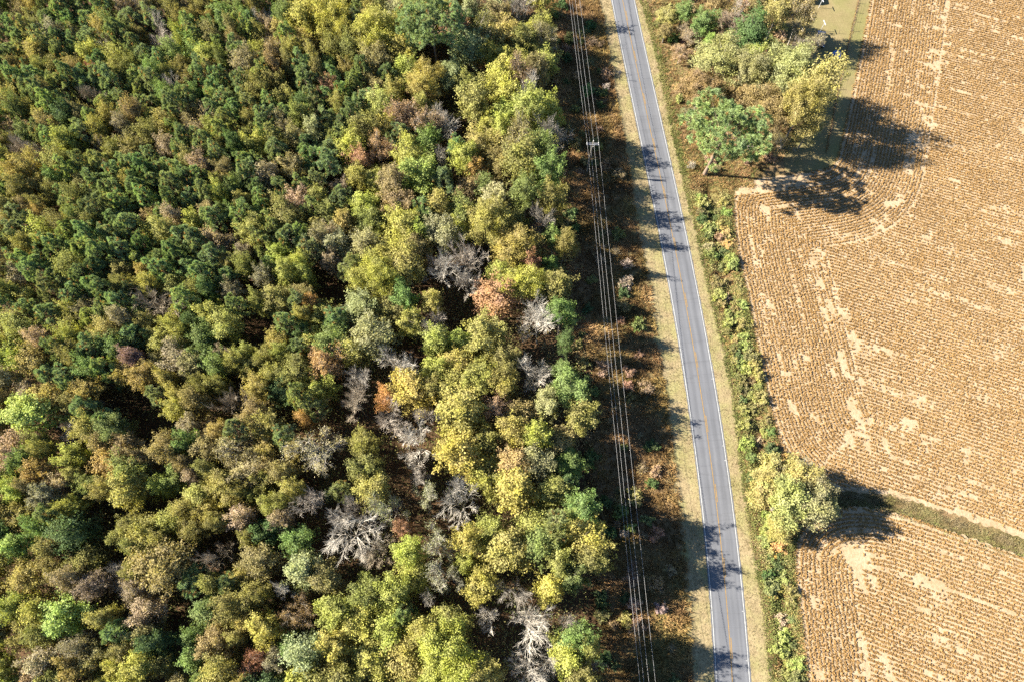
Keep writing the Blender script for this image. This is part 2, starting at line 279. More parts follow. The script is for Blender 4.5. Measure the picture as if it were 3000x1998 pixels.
def var_mat(name, stops, transl=.15, scale=None, mixin=None):
    """colour from the per-piece attribute"""
    m = bpy.data.materials.new(name); m.use_nodes = True; t = m.node_tree; t.nodes.clear()
    va = N(t, 'ShaderNodeAttribute', attribute_name='var').outputs['Fac']
    c = ramp(t, va, stops)
    if scale:
        geo = N(t, 'ShaderNodeNewGeometry').outputs['Position']
        c = mixc(t, ramp(t, noise(t, geo, scale, 4), [(.4, (0, 0, 0)), (.62, (1, 1, 1))]), c, mixc(t, 1.0, c, mixin, 'MULTIPLY'))
    df = N(t, 'ShaderNodeBsdfDiffuse'); tr = N(t, 'ShaderNodeBsdfTranslucent'); mx = N(t, 'ShaderNodeMixShader')
    t.links.new(c, df.inputs[0]); t.links.new(c, tr.inputs[0]); mx.inputs[0].default_value = transl
    t.links.new(df.outputs[0], mx.inputs[1]); t.links.new(tr.outputs[0], mx.inputs[2])
    out = N(t, 'ShaderNodeOutputMaterial'); t.links.new(mx.outputs[0], out.inputs[0])
    return m

def bark_mat(name):
    m, t, b = new_mat(name, .95, .05)
    oi = N(t, 'ShaderNodeObjectInfo').outputs['Color']; tc = N(t, 'ShaderNodeTexCoord').outputs['Object']
    k = noise(t, tc, 3.0, 4)
    t.links.new(mixc(t, 1.0, oi, ramp(t, k, [(.3, (.65, .65, .65)), (.7, (1.15, 1.12, 1.1))]), 'MULTIPLY'), b.inputs['Base Color'])
    return m

M_leaf = leaf_mat('broadleaf_foliage')
M_leaf2 = leaf_mat('shrub_foliage', transl=.3, clump=1.0, hue=.04)
M_pine = leaf_mat('pine_needles', second=(.30, .185, .075), second_at=.95, transl=.36, clump=.5, hue=.02, warm=(.9, .98, 1.15))
M_bark = bark_mat('bark')
M_ground = ground_mat('brush_floor', [(.3, (.035, .024, .014)), (.5, (.10, .066, .034)), (.7, (.20, .135, .07))], .35, 2.6, .6, tint=(.6, .75, .55), tscale=.06)
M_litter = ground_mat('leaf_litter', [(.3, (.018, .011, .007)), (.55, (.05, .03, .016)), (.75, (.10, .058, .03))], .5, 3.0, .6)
M_verge = ground_mat('dry_grass', [(.3, (0.080, 0.064, 0.034)), (.45, (0.143, 0.110, 0.060)), (.6, (0.197, 0.154, 0.088)), (.78, (0.260, 0.210, 0.134))], .5, 3.2, .5, tint=(.82, .92, .72), tscale=.25)
M_soil = ground_mat('field_soil', [(.3, (.14, .095, .052)), (.48, (.20, .142, .082)), (.74, (.28, .218, .15))], .3, 2.2, .5)
M_lawn = ground_mat('lawn', [(.3, (0.086, 0.070, 0.034)), (.5, (0.123, 0.098, 0.048)), (.75, (0.160, 0.127, 0.066))], .3, 2.5, .3, tint=(.85, .97, .78), tscale=.12)
M_crop = var_mat('dry_crop', [(0, (.140, .083, .033)), (.45, (.205, .126, .052)), (1, (.265, .172, .078))], .3, .06, (1.05, 1.03, .97))
M_tuss = var_mat('brown_grass', [(0, (0.095, 0.058, 0.032)), (.35, (0.210, 0.126, 0.061)), (.7, (0.347, 0.215, 0.103)), (1, (0.483, 0.326, 0.163))], .25, .12, (0.788, 0.892, 0.683))
M_vgrass = var_mat('verge_grass_blades', [(0, (0.084, 0.074, 0.035)), (.3, (0.143, 0.111, 0.057)), (.65, (0.197, 0.153, 0.084)), (1, (0.260, 0.210, 0.130))], .3, .22, (.84, .93, .72))
M_weed = var_mat('green_weeds', [(0, (0.072, 0.087, 0.030)), (.4, (0.162, 0.175, 0.054)), (.7, (0.233, 0.212, 0.083)), (1, (0.323, 0.267, 0.137))], .25)
M_under = var_mat('understorey_leaves', [(0, (.06, .085, .03)), (.4, (.13, .135, .045)), (.75, (.19, .15, .07)), (1, (.25, .18, .10))], .3)
M_white = flat_mat('worn_white_paint', (0.240, 0.240, 0.232), .7, .2, 0, 3.0, .25)
M_yellow = flat_mat('worn_yellow_paint', (0.167, 0.098, 0.022), .7, .2, 0, 2.0, .25)
M_wood = flat_mat('weathered_pole_wood', (0.106, 0.096, 0.079), .9, .1, 0, 2.0, .3)
M_arm = flat_mat('weathered_crossarm_wood', (0.165, 0.165, 0.181), .85, .1, 0, 3.0, .2)
M_glass = flat_mat('glazed_insulator', (0.338, 0.338, 0.338), .25, .5, 0, 5, .1)
M_alu = flat_mat('aluminium_conductor', (0.328, 0.320, 0.310), .35, .5, .35, 1, .08)
M_steel = flat_mat('galvanised_steel', (.20, .20, .215), .5, .4, .5, 4, .2)
M_signy = flat_mat('yellow_sign_face', (.62, .40, .02), .45, .4, 0, 4, .08)
M_wpost = flat_mat('white_painted_steel', (0.374, 0.374, 0.374), .4, .4, 0, 4, .06)
M_post = flat_mat('fence_post_wood', (0.071, 0.054, 0.041), .9, .1, 0, 4, .3)
M_wire = flat_mat('fence_wire', (.16, .13, .11), .6, .3, .5, 4, .2)
M_tarp = flat_mat('blue_tarp', (0.005, 0.076, 0.238), .4, .4, 0, 2, .2)
M_wall = flat_mat('house_siding', (0.298, 0.298, 0.288), .7, .2, 0, 2, .08)
M_roof = flat_mat('metal_roof', (0.196, 0.215, 0.258), .35, .5, .3, 1.2, .1)
M_pane = flat_mat('window_glass', (.03, .04, .05), .08, .6, 0, 2, .2)
M_navy = flat_mat('navy_car_paint', (.010, .014, .035), .2, .6, .2, 2, .15)
M_tyre = flat_mat('rubber', (.02, .02, .02), .9, .1, 0, 5, .2)
M_lamp = flat_mat('lamp_lens', (.75, .75, .75), .15, .6, 0, 5, .05)

# road surface: wheel tracks, patches and fine cracking, laid along the carriageway with its own coordinates
def road_mat():
    m, t, b = new_mat('asphalt', .85, .25)
    uv = N(t, 'ShaderNodeUVMap').outputs[0]; sp = N(t, 'ShaderNodeSeparateXYZ'); t.links.new(uv, sp.inputs[0])
    geo = N(t, 'ShaderNodeNewGeometry').outputs['Position']
    n1 = noise(t, geo, 9.0, 5, .75); n2 = noise(t, geo, .18, 4, .6)
    mp = N(t, 'ShaderNodeMapping'); mp.inputs['Scale'].default_value = (1.6, .035, 1); t.links.new(uv, mp.inputs[0])
    n3 = noise(t, mp.outputs[0], 1.0, 4, .6)                       # long streaks along the lanes
    k = math_n(t, 'ADD', math_n(t, 'MULTIPLY', n1, .40), math_n(t, 'ADD', math_n(t, 'MULTIPLY', n2, .25), math_n(t, 'MULTIPLY', n3, .42)))
    c = ramp(t, k, [(.36, (0.050, 0.052, 0.057)), (.54, (0.072, 0.074, 0.082)), (.72, (0.100, 0.102, 0.108))])
    tr = math_n(t, 'ABSOLUTE', math_n(t, 'SUBTRACT', math_n(t, 'ABSOLUTE', math_n(t, 'SUBTRACT', math_n(t, 'ABSOLUTE', sp.outputs[0]), 1.32)), .72))
    pol = ramp(t, tr, [(.05, (1.1, 1.1, 1.1)), (.45, (.95, .95, .95))])
    c = mixc(t, 1.0, c, pol, 'MULTIPLY')
    mp2 = N(t, 'ShaderNodeMapping'); mp2.inputs['Scale'].default_value = (.02, .42, 1); t.links.new(uv, mp2.inputs[0])
    vo = N(t, 'ShaderNodeTexVoronoi', feature='DISTANCE_TO_EDGE'); vo.inputs['Scale'].default_value = 1.0
    nd = N(t, 'ShaderNodeTexNoise'); nd.inputs['Scale'].default_value = 3; t.links.new(uv, nd.inputs['Vector'])
    vv = N(t, 'ShaderNodeVectorMath', operation='MULTIPLY_ADD'); t.links.new(nd.outputs[1], vv.inputs[0]); vv.inputs[1].default_value = (.1, .1, 0); t.links.new(mp2.outputs[0], vv.inputs[2])
    t.links.new(vv.outputs[0], vo.inputs['Vector'])
    cr = ramp(t, vo.outputs[0], [(.0, (.72, .72, .72)), (.02, (1, 1, 1))])
    c = mixc(t, .45, c, cr, 'MULTIPLY')
    t.links.new(c, b.inputs['Base Color'])
    bp = N(t, 'ShaderNodeBump'); bp.inputs['Strength'].default_value = .2; bp.inputs['Distance'].default_value = .02
    t.links.new(n1, bp.inputs['Height']); t.links.new(bp.outputs[0], b.inputs['Normal'])
    return m
M_road = road_mat()

# ------------------------------------------------------------------ ground, with the two ditches dug into it
hedge_mid = np.array([((a + b) / 2) for a, b in zip(
    np.stack([xat(VERGE_R, np.linspace(-14, 82, 60)), np.linspace(-14, 82, 60)], 1),
    np.stack([np.maximum(xat(VERGE_R, np.linspace(-14, 82, 60)) + 3.5, np.where(np.linspace(-14, 82, 60) > 22, xat(UPPER_EDGE[11:20], np.linspace(-14, 82, 60)), xat(LOWER_EDGE[8:], np.linspace(-14, 82, 60)))), np.linspace(-14, 82, 60)], 1))])
def ground_z(p):
    z = -.006 + np.zeros(len(p))
    d = dist_line(p, hedge_mid); z = z - .85 * np.exp(-(d / 1.25) ** 2)
    d2 = dist_line(p, np.array(DITCH_F)); z = z - .55 * np.exp(-(d2 / .9) ** 2)
    return z
gx = np.r_[-3000, -1200, -500, -260, np.arange(-180, 28, 4.0), np.arange(28, 112, .55), np.arange(112, 181, 4.0), 260, 500, 1200, 3000]
gy = np.r_[-3000, -1200, -500, -200, -100, np.arange(-48, 90, 1.0), np.arange(90, 190, 4.0), 260, 500, 1200, 3000]
GX, GY = np.meshgrid(gx, gy); gp = np.stack([GX.ravel(), GY.ravel()], 1)
gz = ground_z(gp); near = (np.abs(gp[:, 0]) < 180) & (np.abs(gp[:, 1]) < 200)
nx, ny = len(gx), len(gy)
ii, jj = np.meshgrid(np.arange(nx - 1), np.arange(ny - 1)); q = (jj * nx + ii).ravel()
ground = link('ground', mesh_np('ground', np.c_[gp, gz], np.stack([q, q + 1, q + nx + 1, q + nx], 1), M_ground, smooth=True))
tag(ground, 'brown brushy ground under the power line strip and hedge', kind='structure')

def sheet_poly(name, poly, z, mat, jit=.25, step=.5, label=None):
    p = np.asarray(poly, float); closed = np.vstack([p, p[:1]])
    e = resample(closed, step); e = e + (rng.random(e.shape) - .5) * 2 * jit
    me = bpy.data.meshes.new(name); me.from_pydata([(x, y, z) for x, y in e], [], [list(range(len(e)))])
    if me.polygons[0].normal.z < 0: me.flip_normals()
    me.materials.append(mat); o = link(name, me); return tag(o, label, kind='structure')

def sheet_strip(name, xl, xr, y0, y1, z, mat, jl=.15, jr=.15, step=.4, label=None):
    ys = np.arange(y0, y1, step); a = xl(ys) + (rng.random(len(ys)) - .5) * 2 * jl; b = xr(ys) + (rng.random(len(ys)) - .5) * 2 * jr
    V = np.concatenate([np.c_[a, ys, np.full(len(ys), z)], np.c_[b, ys, np.full(len(ys), z)]]); n = len(ys); i = np.arange(n - 1)
    o = link(name, mesh_np(name, V, np.stack([i, i + n, i + n + 1, i + 1], 1), mat)); return tag(o, label, kind='structure')

def road_x(y): return np.polyval(ROAD_POLY, np.asarray(y) / 100.0)
Y0, Y1 = -42.0, 188.0
we = smooth_line(WOOD_EDGE)
def wood_x(y): return xat(WOOD_EDGE, y)
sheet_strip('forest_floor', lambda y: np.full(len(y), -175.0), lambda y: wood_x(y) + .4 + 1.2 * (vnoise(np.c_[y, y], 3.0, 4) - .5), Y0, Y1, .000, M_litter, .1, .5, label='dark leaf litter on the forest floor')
sheet_strip('grass_verge', lambda y: xat(VERGE_L, y) + 1.0 * (vnoise(np.c_[y, y], 2.5, 1) - .5), lambda y: road_x(y) - 2.6, Y0, Y1, .004, M_verge, .3, .05, label='tan mown grass verge left of the road')
sheet_strip('grass_verge', lambda y: road_x(y) + 2.6, lambda y: xat(VERGE_R, y) + .5 * (vnoise(np.c_[y, y], 2.5, 2) - .5), Y0, Y1, .004, M_verge, .05, .15, label='tan mown grass verge right of the road')

# field soil
up_edge = smooth_line(UPPER_EDGE, 2); lo_edge = smooth_line(LOWER_EDGE, 2)
upper_poly = np.vstack([up_edge, np.array(UPPER_SOUTH), [(150, 5), (170, 60), (170, 150)]])
lower_poly = np.vstack([lo_edge, [(43, -40), (150, -40), (150, -4)]])
sheet_poly('field', upper_poly, .004, M_soil, .3, .5, 'pale sandy soil of the large crop field')
sheet_poly('field', lower_poly, .004, M_soil, .3, .5, 'pale sandy soil of the smaller field below the ditch')
sheet_poly('lawn', LAWN, .008, M_lawn, .2, .5, 'dry yellowish lawn of the yard by the field')

# road with markings
ys = np.arange(Y0, Y1, .5); cx_ = road_x(ys); dx = np.gradient(cx_, ys); nrm2 = np.stack([1 / np.hypot(1, dx), -dx / np.hypot(1, dx)], 1)
arc = np.r_[0, np.cumsum(np.hypot(np.diff(cx_), np.diff(ys)))]
def road_strip(lo, hi, z, name, mat, sel=slice(None), jit=0, parent=None):
    y = ys[sel]; c = np.c_[cx_[sel], y]; n = nrm2[sel]; k = len(y)
    a = lo + (rng.random(k) - .5) * 2 * jit; b = hi + (rng.random(k) - .5) * 2 * jit
    V = np.concatenate([np.c_[c + n * a[:, None], np.full(k, z)], np.c_[c + n * b[:, None], np.full(k, z)]])
    uv = np.concatenate([np.c_[np.full(k, lo), arc[sel]], np.c_[np.full(k, hi), arc[sel]]]); i = np.arange(k - 1)
    return link(name, mesh_np(name, V, np.stack([i, i + k, i + k + 1, i + 1], 1), mat, uv=uv), parent)
road = tag(road_strip(-2.86, 2.86, .012, 'road', M_road, jit=.05), 'grey two lane asphalt road', kind='structure')
road_strip(-2.64, -2.525, .016, 'edge_line', M_white, jit=.012, parent=road)
road_strip(2.525, 2.64, .016, 'edge_line', M_white, jit=.012, parent=road)
road_strip(-.16, -.05, .016, 'centre_line', M_yellow, jit=.004, parent=road)
def quad_on_road(name, y, lat0, lat1, length, mat):
    s = np.interp(y, ys, arc); ss = np.linspace(s - length, s, 5); yy = np.interp(ss, arc, ys); xx = road_x(yy)
    d = np.gradient(xx, yy); n = np.stack([1 / np.hypot(1, d), -d / np.hypot(1, d)], 1); c = np.c_[xx, yy]
    V = np.concatenate([np.c_[c + n * lat0, np.full(5, .016)], np.c_[c + n * lat1, np.full(5, .016)]]); i = np.arange(4)
    return link(name, mesh_np(name, V, np.stack([i, i + 5, i + 6, i + 1], 1), mat), road)
s0 = np.interp(82.18, ys, arc)
for k in range(-12, 10):
    s = s0 + k * 12.19
    if 5 < s < arc[-1] - 5: quad_on_road('dashed_line', float(np.interp(s, arc, ys)), .07, .18, 3.05, M_yellow)
for y in (40.4, 25.4, 28.0, 1.0, -6.2): quad_on_road('survey_tick', y, 2.25, 2.50, .08, M_white)

# ------------------------------------------------------------------ trees
UNSEEN = []
REG = []            # (object, words for colour and kind, place phrase, image x, image y, order) used to word labels afterwards

def blob_set(n, r, rz, low=-.35, fill=.72, br=(.26, .42), seed=None):
    k = np.arange(n) + .5; ph = math.pi * (1 + 5 ** .5) * k
    zc = 1 - (1 - low) * k / n; rad = np.sqrt(np.maximum(0, 1 - zc * zc))
    d = np.stack([rad * np.cos(ph), rad * np.sin(ph), zc], 1) + rng.normal(0, .16, (n, 3))
    d = unit(d); a = np.arctan2(d[:, 1], d[:, 0]); p = rng.random(3) * 6.28
    wob = 1 + .16 * np.sin(2 * a + p[0]) + .12 * np.sin(3 * a + p[1]) + .10 * np.sin(5 * a + p[2])
    f = fill * rng.uniform(.66, 1.16, n) * wob
    c = d * np.array([r, r, rz]) * f[:, None]
    rb = r * rng.uniform(*br, n)
    return c, rb, d

def broad_crown(name, h, r, n_leaf, lsize, n_br=44, rz=None, cone=0.0, sub=4, jit=.15, tight=1.0):
    """leaf sprays strung along many branchlets that fan out from the stem"""
    rz = rz or r * 1.12; zc = h - rz * .98
    tip, rb, d = blob_set(n_br, r, rz, low=-.5, fill=.86)
    if cone: tip[:, :2] *= (1 - cone * np.clip(tip[:, 2:3] / rz, -.4, 1))
    o = d * np.array([r, r, rz]) * .12 + np.array([0, 0, -.42 * rz]) + np.c_[np.zeros((n_br, 2)), .35 * tip[:, 2]]
    i = np.repeat(np.arange(n_br), sub); m = len(i)
    tp = tip[i] + rng.normal(0, jit * r, (m, 3)); st = o[i] + (tp - o[i]) * rng.uniform(.25, .55, (m, 1))
    L = np.linalg.norm(tp - st, axis=1); w_ = L / L.sum(); j = rng.choice(m, n_leaf, p=w_); t = rng.random(n_leaf) ** .62
    spread = (.115 * r * tight + .12) * (1.2 - .75 * t)
    pos = st[j] + (tp[j] - st[j]) * t[:, None] + rng.normal(0, 1, (n_leaf, 3)) * spread[:, None] * np.array([1, 1, .7]); pos[:, 2] -= .06 * r * t * t
    nr = unit(pos) * .55 + rng.normal(0, .6, (n_leaf, 3)) + np.array([0, 0, .5])
    V, Fc = leaves(pos + np.array([0, 0, zc]), nr, rng.uniform(lsize * .65, lsize * 1.4, n_leaf), .72)
    sv = rng.random(m)
    var = np.repeat(np.clip(rng.random(n_leaf) * .62 + sv[j] * .38, 0, 1), 4)
    return mesh_np(name + '_crown', V, Fc, M_leaf, var), tip + np.array([0, 0, zc]), rb

def limb_mesh(name, h, top, targets, r_base, lean=.3, sides=6):
    """tapered, slightly bent trunk with limbs to the given points"""
    k = 6; zs = np.linspace(0, top, k + 1); bend = rng.normal(0, lean, 2)
    ax = np.stack([bend[0] * (zs / top) ** 2 * .5, bend[1] * (zs / top) ** 2 * .5, zs], 1); ax[0, 2] = -.4
    rad = r_base * (1 - .78 * zs / top); rad[0] *= 1.35
    P0, P1, a, b = list(ax[:-1]), list(ax[1:]), list(rad[:-1]), list(rad[1:])
    for tg in targets:
        z0 = max(top * .3, min(top * .97, tg[2] - np.hypot(tg[0], tg[1]) * rng.uniform(.5, .9)))
        s = np.array([np.interp(z0, zs, ax[:, 0]), np.interp(z0, zs, ax[:, 1]), z0]); mid = (s + tg) / 2 + rng.normal(0, .15, 3) + np.array([0, 0, -.15])
        rr = np.interp(z0, zs, rad) * .5
        P0 += [s, mid]; P1 += [mid, tg]; a += [rr, rr * .65]; b += [rr * .65, rr * .22]
    V, Fc = tubes(P0, P1, a, b, sides)
    return mesh_np(name + '_trunk', V, Fc, M_bark, smooth=True)

VAR = {}
def make_broad(key, h, r, nl, ls, nb, **kw):
    me, c, rb = broad_crown(key, h, r, nl, ls, nb, **kw)
    sel = rng.permutation(len(c))[:min(len(c), 16)]
    VAR.setdefault(key, []).append(dict(h=h, r=r, crown=me, trunk=limb_mesh(key, h, h * .86, c[sel] * np.array([.85, .85, 1]), .05 * r + .06)))
for k_ in range(16): make_broad('B', 12.0, 3.1, 7200, .25, (34, 22, 46)[k_ % 3], rz=rng.uniform(3.2, 5.4), cone=(0, .3, .55, .15)[k_ % 4], sub=(4, 6)[k_ % 2], jit=(.15, .22)[k_ % 2])
for k_ in range(6): make_broad('BB', 15.0, 5.4, 23000, .235, (46, 60)[k_ % 2], rz=rng.uniform(4.8, 6.4), cone=(0, .2)[k_ % 2], sub=6, jit=.12, tight=.75)

def bare_skeleton(h, r, n1=7, n2=5, n3=5, n4=4, up=.9, thick=1.0):
    P0, P1, A, B = [], [], [], []
    tips = []
    def seg(p, d, L, r0, r1, k=2, wob=.18):
        q = p.copy(); rs = np.linspace(r0, r1, k + 1)
        for i in range(k):
            d = unit((d + rng.normal(0, wob, 3))[None])[0]; e = q + d * L / k
            P0.append(q); P1.append(e); A.append(rs[i]); B.append(rs[i + 1]); q = e
        return q, d
    t0 = h * rng.uniform(.28, .4)
    p, d = seg(np.array([0, 0, -.4]), np.array([0, 0, 1.0]), t0 + .4, .17 * thick, .12 * thick, 3, .05)
    for i in range(n1):
        az = i * 2.4 + rng.uniform(-.4, .4); el = rng.uniform(.35, 1.25) if i else 1.45
        d1 = np.array([math.cos(az) * math.cos(el), math.sin(az) * math.cos(el), math.sin(el)])
        L1 = (h - t0) * rng.uniform(.42, .62) if el > .9 else r * rng.uniform(.6, .85)
        q1, e1 = seg(p - np.array([0, 0, rng.uniform(0, t0 * .3)]), d1, L1, .085 * thick, .05 * thick, 3, .14)
        for j in range(n2):
            s1 = p + (q1 - p) * rng.uniform(.35, 1.0); d2 = unit((e1 + rng.normal(0, .42, 3) + np.array([0, 0, .25 * up]))[None])[0]
            q2, e2 = seg(s1, d2, L1 * rng.uniform(.45, .75), .048 * thick, .03 * thick, 2, .2)
            for k in range(n3):
                s2 = s1 + (q2 - s1) * rng.uniform(.25, 1.0); d3 = unit((e2 + rng.normal(0, .42, 3) + np.array([0, 0, .2 * up]))[None])[0]
                q3, e3 = seg(s2, d3, L1 * rng.uniform(.22, .42), .03 * thick, .02 * thick, 2, .25); tips.append(q3)
                for l in range(n4):
                    s3 = s2 + (q3 - s2) * rng.uniform(.3, 1.0); d4 = unit((e3 + rng.normal(0, .45, 3) + np.array([0, 0, .15]))[None])[0]
                    q4, _ = seg(s3, d4, L1 * rng.uniform(.14, .30), .019 * thick, .010 * thick, 1, .1); tips.append(q4)
    return P0, P1, A, B, np.array(tips)

def make_bare(key, h, r, leafn, leafs, thick=1.0, n4=4, n1=7):
    P0, P1, A, B, tips = bare_skeleton(h, r, n1=n1, n4=n4, thick=thick)
    sc = max(np.percentile(np.hypot(tips[:, 0], tips[:, 1]), 92) / r, .3); zz = tips[:, 2].max() / h
    S = np.array([1 / sc, 1 / sc, 1 / zz]); P0 = np.array(P0) * S; P1 = np.array(P1) * S; tips = tips * S
    V, Fc = tubes(P0[:3], P1[:3], A[:3], B[:3], 6); trunk = mesh_np(key + '_trunk', V, Fc, M_bark, smooth=True)
    V, Fc = tubes(P0[3:], P1[3:], A[3:], B[3:], 3); br = mesh_np(key + '_branches', V, Fc, M_bark)
    d = dict(h=h, r=r, trunk=trunk, branches=br)
    if leafn:
        i = rng.integers(0, len(tips), leafn); pos = tips[i] + rng.normal(0, .22, (leafn, 3)); nr = rng.normal(0, 1, (leafn, 3)) + np.array([0, 0, .5])
        V, Fc = leaves(pos, nr, rng.uniform(leafs * .7, leafs * 1.3, leafn)); d['crown'] = mesh_np(key + '_crown', V, Fc, M_leaf, np.repeat(rng.random(leafn), 4))
    VAR.setdefault(key, []).append(d)
for _ in range(7): make_bare('N', 13.0, 4.0, 0, 0, .60, n4=9, n1=9)
for _ in range(4): make_bare('L', 13.0, 4.0, 2600, .2, .85, n4=5, n1=8)
for _ in range(5): make_bare('S', 13.0, 4.2, 6800, .24, .85, n4=5, n1=8)

def pine_crown(name, h, r, rz, n_blob, puffs, needles, plen, pw, low=-.5, br=(.2, .32), conical=0.0):
    c, rb, bd = blob_set(n_blob, r, rz, low=low, fill=.78, br=br)
    if conical: c[:, :2] *= (1 - conical * np.clip(c[:, 2:3] / rz, -.3, 1))
    c = c + np.array([0, 0, h - rz])
    idx = np.repeat(np.arange(n_blob), puffs); m = len(idx)
    u = unit(rng.normal(0, 1, (m, 3)) + bd[idx] * .8 + np.array([0, 0, .5]))
    pc = c[idx] + u * (rb[idx] * rng.uniform(.55, 1.05, m))[:, None]
    pv = rng.random(m)
    j = np.repeat(np.arange(m), needles); k = len(j)
    d = rng.normal(0, 1, (k, 3)) + u[j] * .9 + np.array([0, 0, .25])
    V, Fc = blades(pc[j], d, rng.uniform(plen * .7, plen * 1.2, k), rng.uniform(pw * .8, pw * 1.2, k))
    var = np.repeat(np.clip(pv[j] * .93 + rng.normal(0, .05, k), 0, 1), 3)
    var[np.repeat(pv[j] > .965, 3)] = .98
    return mesh_np(name + '_crown', V, Fc, M_pine, var), c
def make_pine(key, h, r, rz, nb, puffs, needles, plen, pw, rb, **kw):
    me, c = pine_crown(key, h, r, rz, nb, puffs, needles, plen, pw, **kw)
    sel = rng.permutation(nb)[:min(nb, 18)]
    VAR.setdefault(key, []).append(dict(h=h, r=r, crown=me, trunk=limb_mesh(key, h, h * .95, c[sel], rb, .35)))
for _ in range(8): make_pine('P', 12.0, 2.9, rng.uniform(3.8, 5.2), 38, 11, 34, .42, .09, .16, conical=.5, br=(.17, .28))
for _ in range(2): make_pine('PP', 21.0, 7.6, 5.6, 110, 13, 40, .55, .11, .36, low=-.7, br=(.12, .19))

BARK = {'B': (.16, .145, .12), 'N': (.42, .385, .33), 'L': (.32, .295, .25), 'S': (.27, .245, .205), 'P': (.16, .12, .09)}
# colour key: (albedo, words)
COLS = {
 'olive': ((.170, .162, .045), 'olive green'), 'brownolive': ((.205, .165, .070), 'brownish olive'), 'yelloliv': ((.245, .225, .055), 'yellowish olive'),
 'yellowgreen': ((.255, .262, .048), 'yellow green'), 'yellow': ((.290, .275, .052), 'yellow'), 'gold': ((.300, .245, .055), 'golden yellow'),
 'gold2': ((.260, .210, .055), 'dull gold'), 'orange': ((.350, .195, .050), 'orange'), 'orangebrown': ((.300, .205, .080), 'orange brown'),
 'rust': ((.270, .150, .085), 'rust brown'), 'rustbrown': ((.260, .165, .085), 'dark rust'), 'redrust': ((.235, .090, .065), 'reddish'), 'pinkrust': ((.320, .200, .130), 'pinkish rust'),
 'orangerust': ((.370, .215, .100), 'orange rust'), 'darkred': ((.140, .055, .060), 'dark red'), 'purple': ((.185, .125, .105), 'purplish'),
 'rosebrown': ((.280, .210, .130), 'rosy brown'), 'greybrown': ((.220, .180, .115), 'grey brown'), 'lime': ((.260, .300, .068), 'lime green'),
 'green': ((.130, .180, .050), 'mid green'), 'brightgreen': ((.190, .250, .052), 'bright green'), 'darkgreen': ((.075, .120, .040), 'dark green'),
 'greygreen': ((.225, .235, .110), 'greyish green'), 'greyoliv': ((.230, .215, .090), 'greyish olive'), 'greyoliv2': ((.245, .245, .095), 'pale olive'),
 'yelloliv2': ((.250, .225, .070), 'warm yellow olive'), 'paleyell': ((.265, .250, .082), 'pale yellow green'), 'greyyell': ((.245, .225, .105), 'pale greyish yellow'),
 'pine': ((.195, .255, .095), 'blue green'), 'pine2': ((.230, .275, .080), 'fresh green'), 'pine3': ((.165, .215, .075), 'deep green'), 'pine_big': ((.225, .265, .080), 'large green'),
 'silver': ((.30, .305, .19), 'silvery thin leaved'), 'greytwig': ((.300, .300, .200), 'grey green twiggy'),
 'pale': ((.42, .385, .325), 'pale grey'), 'grey': ((.31, .28, .235), 'mid grey'), 'pinkgrey': ((.36, .315, .26), 'pinkish grey'), 'tan': ((.33, .275, .20), 'tan grey'), 'dark': ((.24, .21, .19), 'dark grey'),
}
NOUN = {'B': 'broadleaf tree', 'S': 'half bare broadleaf tree', 'N': 'leafless tree', 'L': 'nearly bare tree', 'P': 'pine'}
AUTUMN = {'yellow', 'gold', 'gold2', 'orange', 'orangebrown', 'rust', 'rustbrown', 'redrust', 'darkred', 'purple', 'rosebrown', 'paleyell', 'greyyell', 'brownolive', 'greybrown'}
NAME = {'B': 'broadleaf_tree', 'S': 'half_bare_tree', 'N': 'bare_tree', 'L': 'bare_tree', 'P': 'pine_tree'}

def place_tree(x, y, h, r, kind, colour, group, place=None, label=None, tilt=True):
    base = 'P' if kind == 'Q' else kind
    key = {'B': 'BB' if r > 4.2 else 'B', 'P': 'PP' if r > 5 else 'P', 'Q': 'PP'}.get(kind, kind)
    v = random.choice(VAR[key])
    c = COLS[colour][0]; j = lambda a: tuple(max(.004, q * random.uniform(1 - a, 1 + a)) for q in c) + (1,)
    nm = 'young_broadleaf_tree' if base == 'B' and r < 2.25 else 'autumn_tree' if base == 'B' and colour in AUTUMN else NAME[base]
    root = link(nm, None); root.location = (x, y, 0); root.empty_display_size = .5
    sx = r / v['r']; root.scale = (sx, sx * random.uniform(.92, 1.08), h / v['h'])
    root.rotation_euler = (random.gauss(0, .03) if tilt else 0, random.gauss(0, .03) if tilt else 0, random.uniform(0, 6.283))
    t = link('trunk', v['trunk'], root)
    bark = c if base == 'N' else BARK[base]
    jj_ = random.uniform(.85, 1.12); bk = tuple(q * jj_ for q in bark) + (1,); t.color = bk
    if 'branches' in v:
        b = link('branches', v['branches'], root); b.color = bk
    if 'crown' in v:
        cr = link('crown', v['crown'], root); cr.color = j(.10)
    ix, iy = to_image(x, y, h * .7)
    tag(root, None, 'tree', group)
    if label: tag(root, label)
    else: REG.append((root, COLS[colour][1] + ' ' + NOUN[base], place, ix, iy))
    return root

def wood_place(x, y, h):
    ix, iy = to_image(x, y, h * .7)
    row = ('top', 'upper', 'upper middle', 'lower middle', 'lower', 'bottom')[int(min(5, max(0, iy * 6)))]
    if ix > .47: return f"at the wood's roadside edge, {row} part"
    cl = ('far left', 'left', 'centre left', 'centre', 'right')[int(min(4, max(0, ix / .47 * 5)))]
    return f"in the wood's {row} {cl} part"

